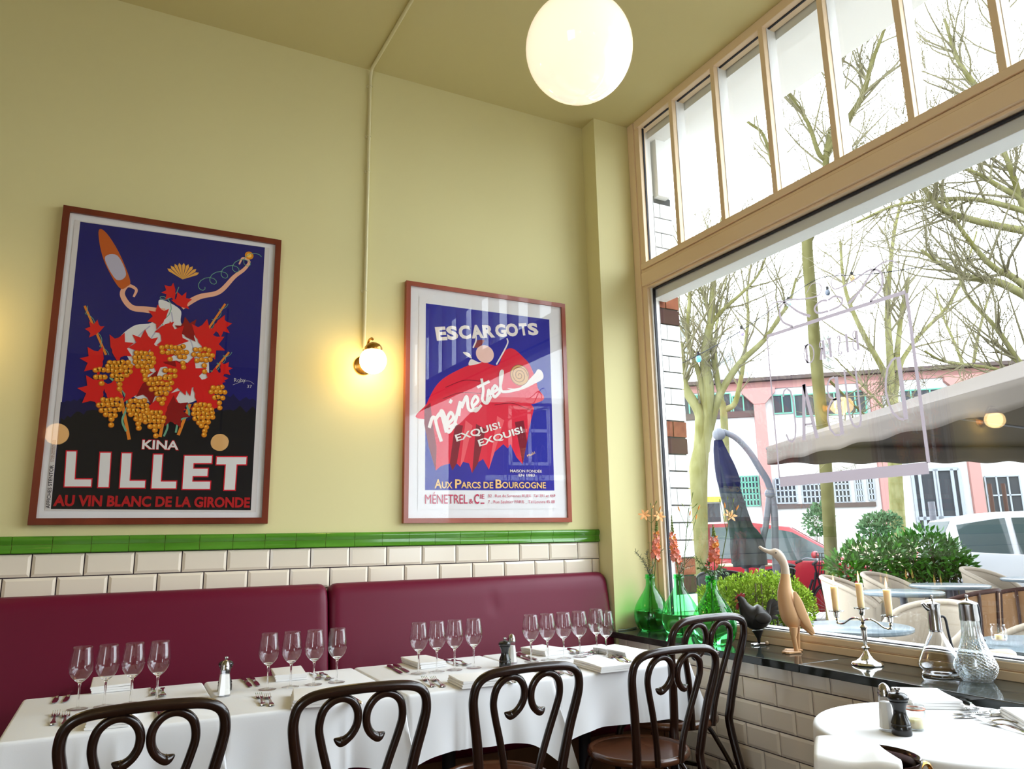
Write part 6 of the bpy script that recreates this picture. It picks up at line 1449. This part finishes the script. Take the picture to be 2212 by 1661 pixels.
def gridwin(x0, y0, x1, y1, nx, ny, fm, ch=0, up=False):
    u0, z1 = fp(x0, y0); u1, z0 = fp(x1, y1); w = build('window', MB().box((u0, -.05, z0), (u1, .02, z1)), GM['panes'], sh_, smooth=0); b = MB(); t_ = .05
    for i in range(nx + 1): u = lerp(u0, u1, i/nx); b.box((u - t_/2, -.09, z0), (u + t_/2, -.05, z1))
    for i in range(ny + 1): z = lerp(z0, z1, i/ny); b.box((u0, -.09, z - t_/2), (u1, -.05, z + t_/2))
    build('glazing_bars', b, fm, w, smooth=0)
gridwin(1470, 857, 1580, 893, 6, 1, GM['greenw']); gridwin(1582, 857, 1630, 893, 2, 1, GM['greenw']); gridwin(1668, 855, 1712, 892, 2, 1, GM['greenw']); gridwin(1714, 854, 1872, 892, 7, 1, GM['greenw']); gridwin(1945, 845, 2075, 880, 6, 1, GM['greenw']); gridwin(2125, 1030, 2212, 1110, 3, 2, GM['greyw'])
gridwin(1594, 1030, 1642, 1092, 6, 5, GM['greenw']); gridwin(1674, 1034, 1722, 1086, 5, 4, GM['greyw']); gridwin(1730, 1034, 1780, 1086, 5, 4, GM['greyw']); gridwin(1800, 1033, 1838, 1085, 4, 4, GM['greyw']); gridwin(1845, 1032, 1866, 1084, 3, 4, GM['greyw']); gridwin(1872, 1032, 1890, 1080, 2, 4, GM['greyw'])
b = MB(); fbox(b, 1470, 896, 1640, 900, -.12, 0); fbox(b, 1670, 1090, 1892, 1094, -.1, 0); build('ledge', b, GM['roofd'], sh_, smooth=0)
u0, z1 = fp(1968, 1016); u1, z0 = fp(2082, 1112); dr = build('glass_doors', MB().box((u0, -.06, 0), (u1, .02, z1)), GM['panes'], sh_, smooth=0); b = MB()
for f in (0, .15, .48, .52, .85, 1): u = lerp(u0, u1, f); b.box((u - .05, -.12, 0), (u + .05, -.06, z1))
for f in (.52, 1): b.box((u0, -.12, z1*f - .06), (u1, -.06, z1*f + .06))
build('door_frame', b, GM['greyw'], dr, smooth=0)
b = MB(); fbox(b, 2108, 1006, 2130, 1115, -.15, 0); build('ochre_panel', b, GM['ochre'], sh_, smooth=0)
b = MB(); fbox(b, 1524, 1074, 1558, 1084, -.2, 0); build('shop_sign', b, GM['yellow'], sh_, smooth=0); b = MB(); fbox(b, 1522, 1088, 1560, 1160, -.05, 0); build('shop_window', b, GM['panes'], sh_, smooth=0)
b = MB()
for i in range(7): fbox(b, 1540 + i*85, 812 - i*4, 1548 + i*85, 822 - i*4, .3, .8)
build('roof_light', b, GM['facade'], sh_, smooth=0)
# distant blocks
def tower(lab, x0, x1, ytop, d, nx, ny):
    p = atd((x0 + x1)/2, 1150, d); t = thing('tower_block', lab, 'building', (p.x, p.y, ZG), atan2(UD.y, UD.x)); w = (x1 - x0)*d/F; h = atd((x0 + x1)/2, ytop, d).z - ZG
    build('wall', MB().box((-w/2, 0, 0), (w/2, w*.6, h)), GM['tower'], t, smooth=0); b = MB()
    for i in range(nx):
        for j in range(ny): u = -w/2 + w*(i + .5)/nx; z = h*.2 + (h*.78)*(j + .5)/ny; b.box((u - w/nx*.3, -.05, z - h*.78/ny*.22), (u + w/nx*.3, 0, z + h*.78/ny*.22))
    build('windows', b, GM['towerw'], t, smooth=0)
tower('pale high-rise block far off behind the slender tree', 1788, 1838, 690, 110, 2, 22); tower('pale glazed block far off beside the brick pier', 1462, 1512, 660, 70, 3, 9); tower('pale low block far off behind the many-limbed tree', 1560, 1645, 735, 120, 6, 10)
for x, d, h in ((2152, 19, 2.6), (2182, 19, 2.6), (2020, 12, 1.9)):
    p = atd(x, 1150, d); t = tag(build('street_post', MB().cyl((p.x, p.y, ZG), (p.x, p.y, ZG + h), .05, n=12), GM['alu'] if x == 2020 else GM['cane']), {2152: 'left brown post near the ochre panel', 2182: 'right brown post near the ochre panel', 2020: 'thin pale post in front of the glass doors'}[x], 'post')
# neighbouring corner house further down the street, behind the viewer's right: mirrored in the right picture glass
hb_ = thing('corner_house', 'brick corner house down the street, mirrored in the glass of the right poster', 'building', (9.5, -16, ZG)); hb_.rotation_euler = (0, 0, .25)
build('wall', MB().box((0, -8, 0), (12, 0, 5.6)), mat('brown_brick', (.13, .06, .05), .8), hb_, smooth=0)
for i in range(5):
    for j in range(2):
        w_ = build('window', MB().box((.7 + i*2.3, -.02, 1.0 + j*2.6), (1.9 + i*2.3, .05, 2.7 + j*2.6)), GM['panes'], hb_, smooth=0); fr = MB()
        for u in (.7, 1.3, 1.9): fr.box((u - .05 + i*2.3, .02, .95 + j*2.6), (u + .05 + i*2.3, .10, 2.75 + j*2.6))
        for z in (1.0, 2.0, 2.7): fr.box((.65 + i*2.3, .02, z - .05 + j*2.6), (1.95 + i*2.3, .10, z + .05 + j*2.6))
        build('window_frame', fr, M['white'], w_, smooth=0)
b = MB()
for z in (3.1, 5.45): b.box((-.05, -.02, z), (12, .12, z + .16))
build('stone_band', b, M['white'], hb_, smooth=0)
for k_ in list(COL.objects):
    if k_.type == 'MESH' and len(k_.data.polygons) == 0: bpy.data.objects.remove(k_)
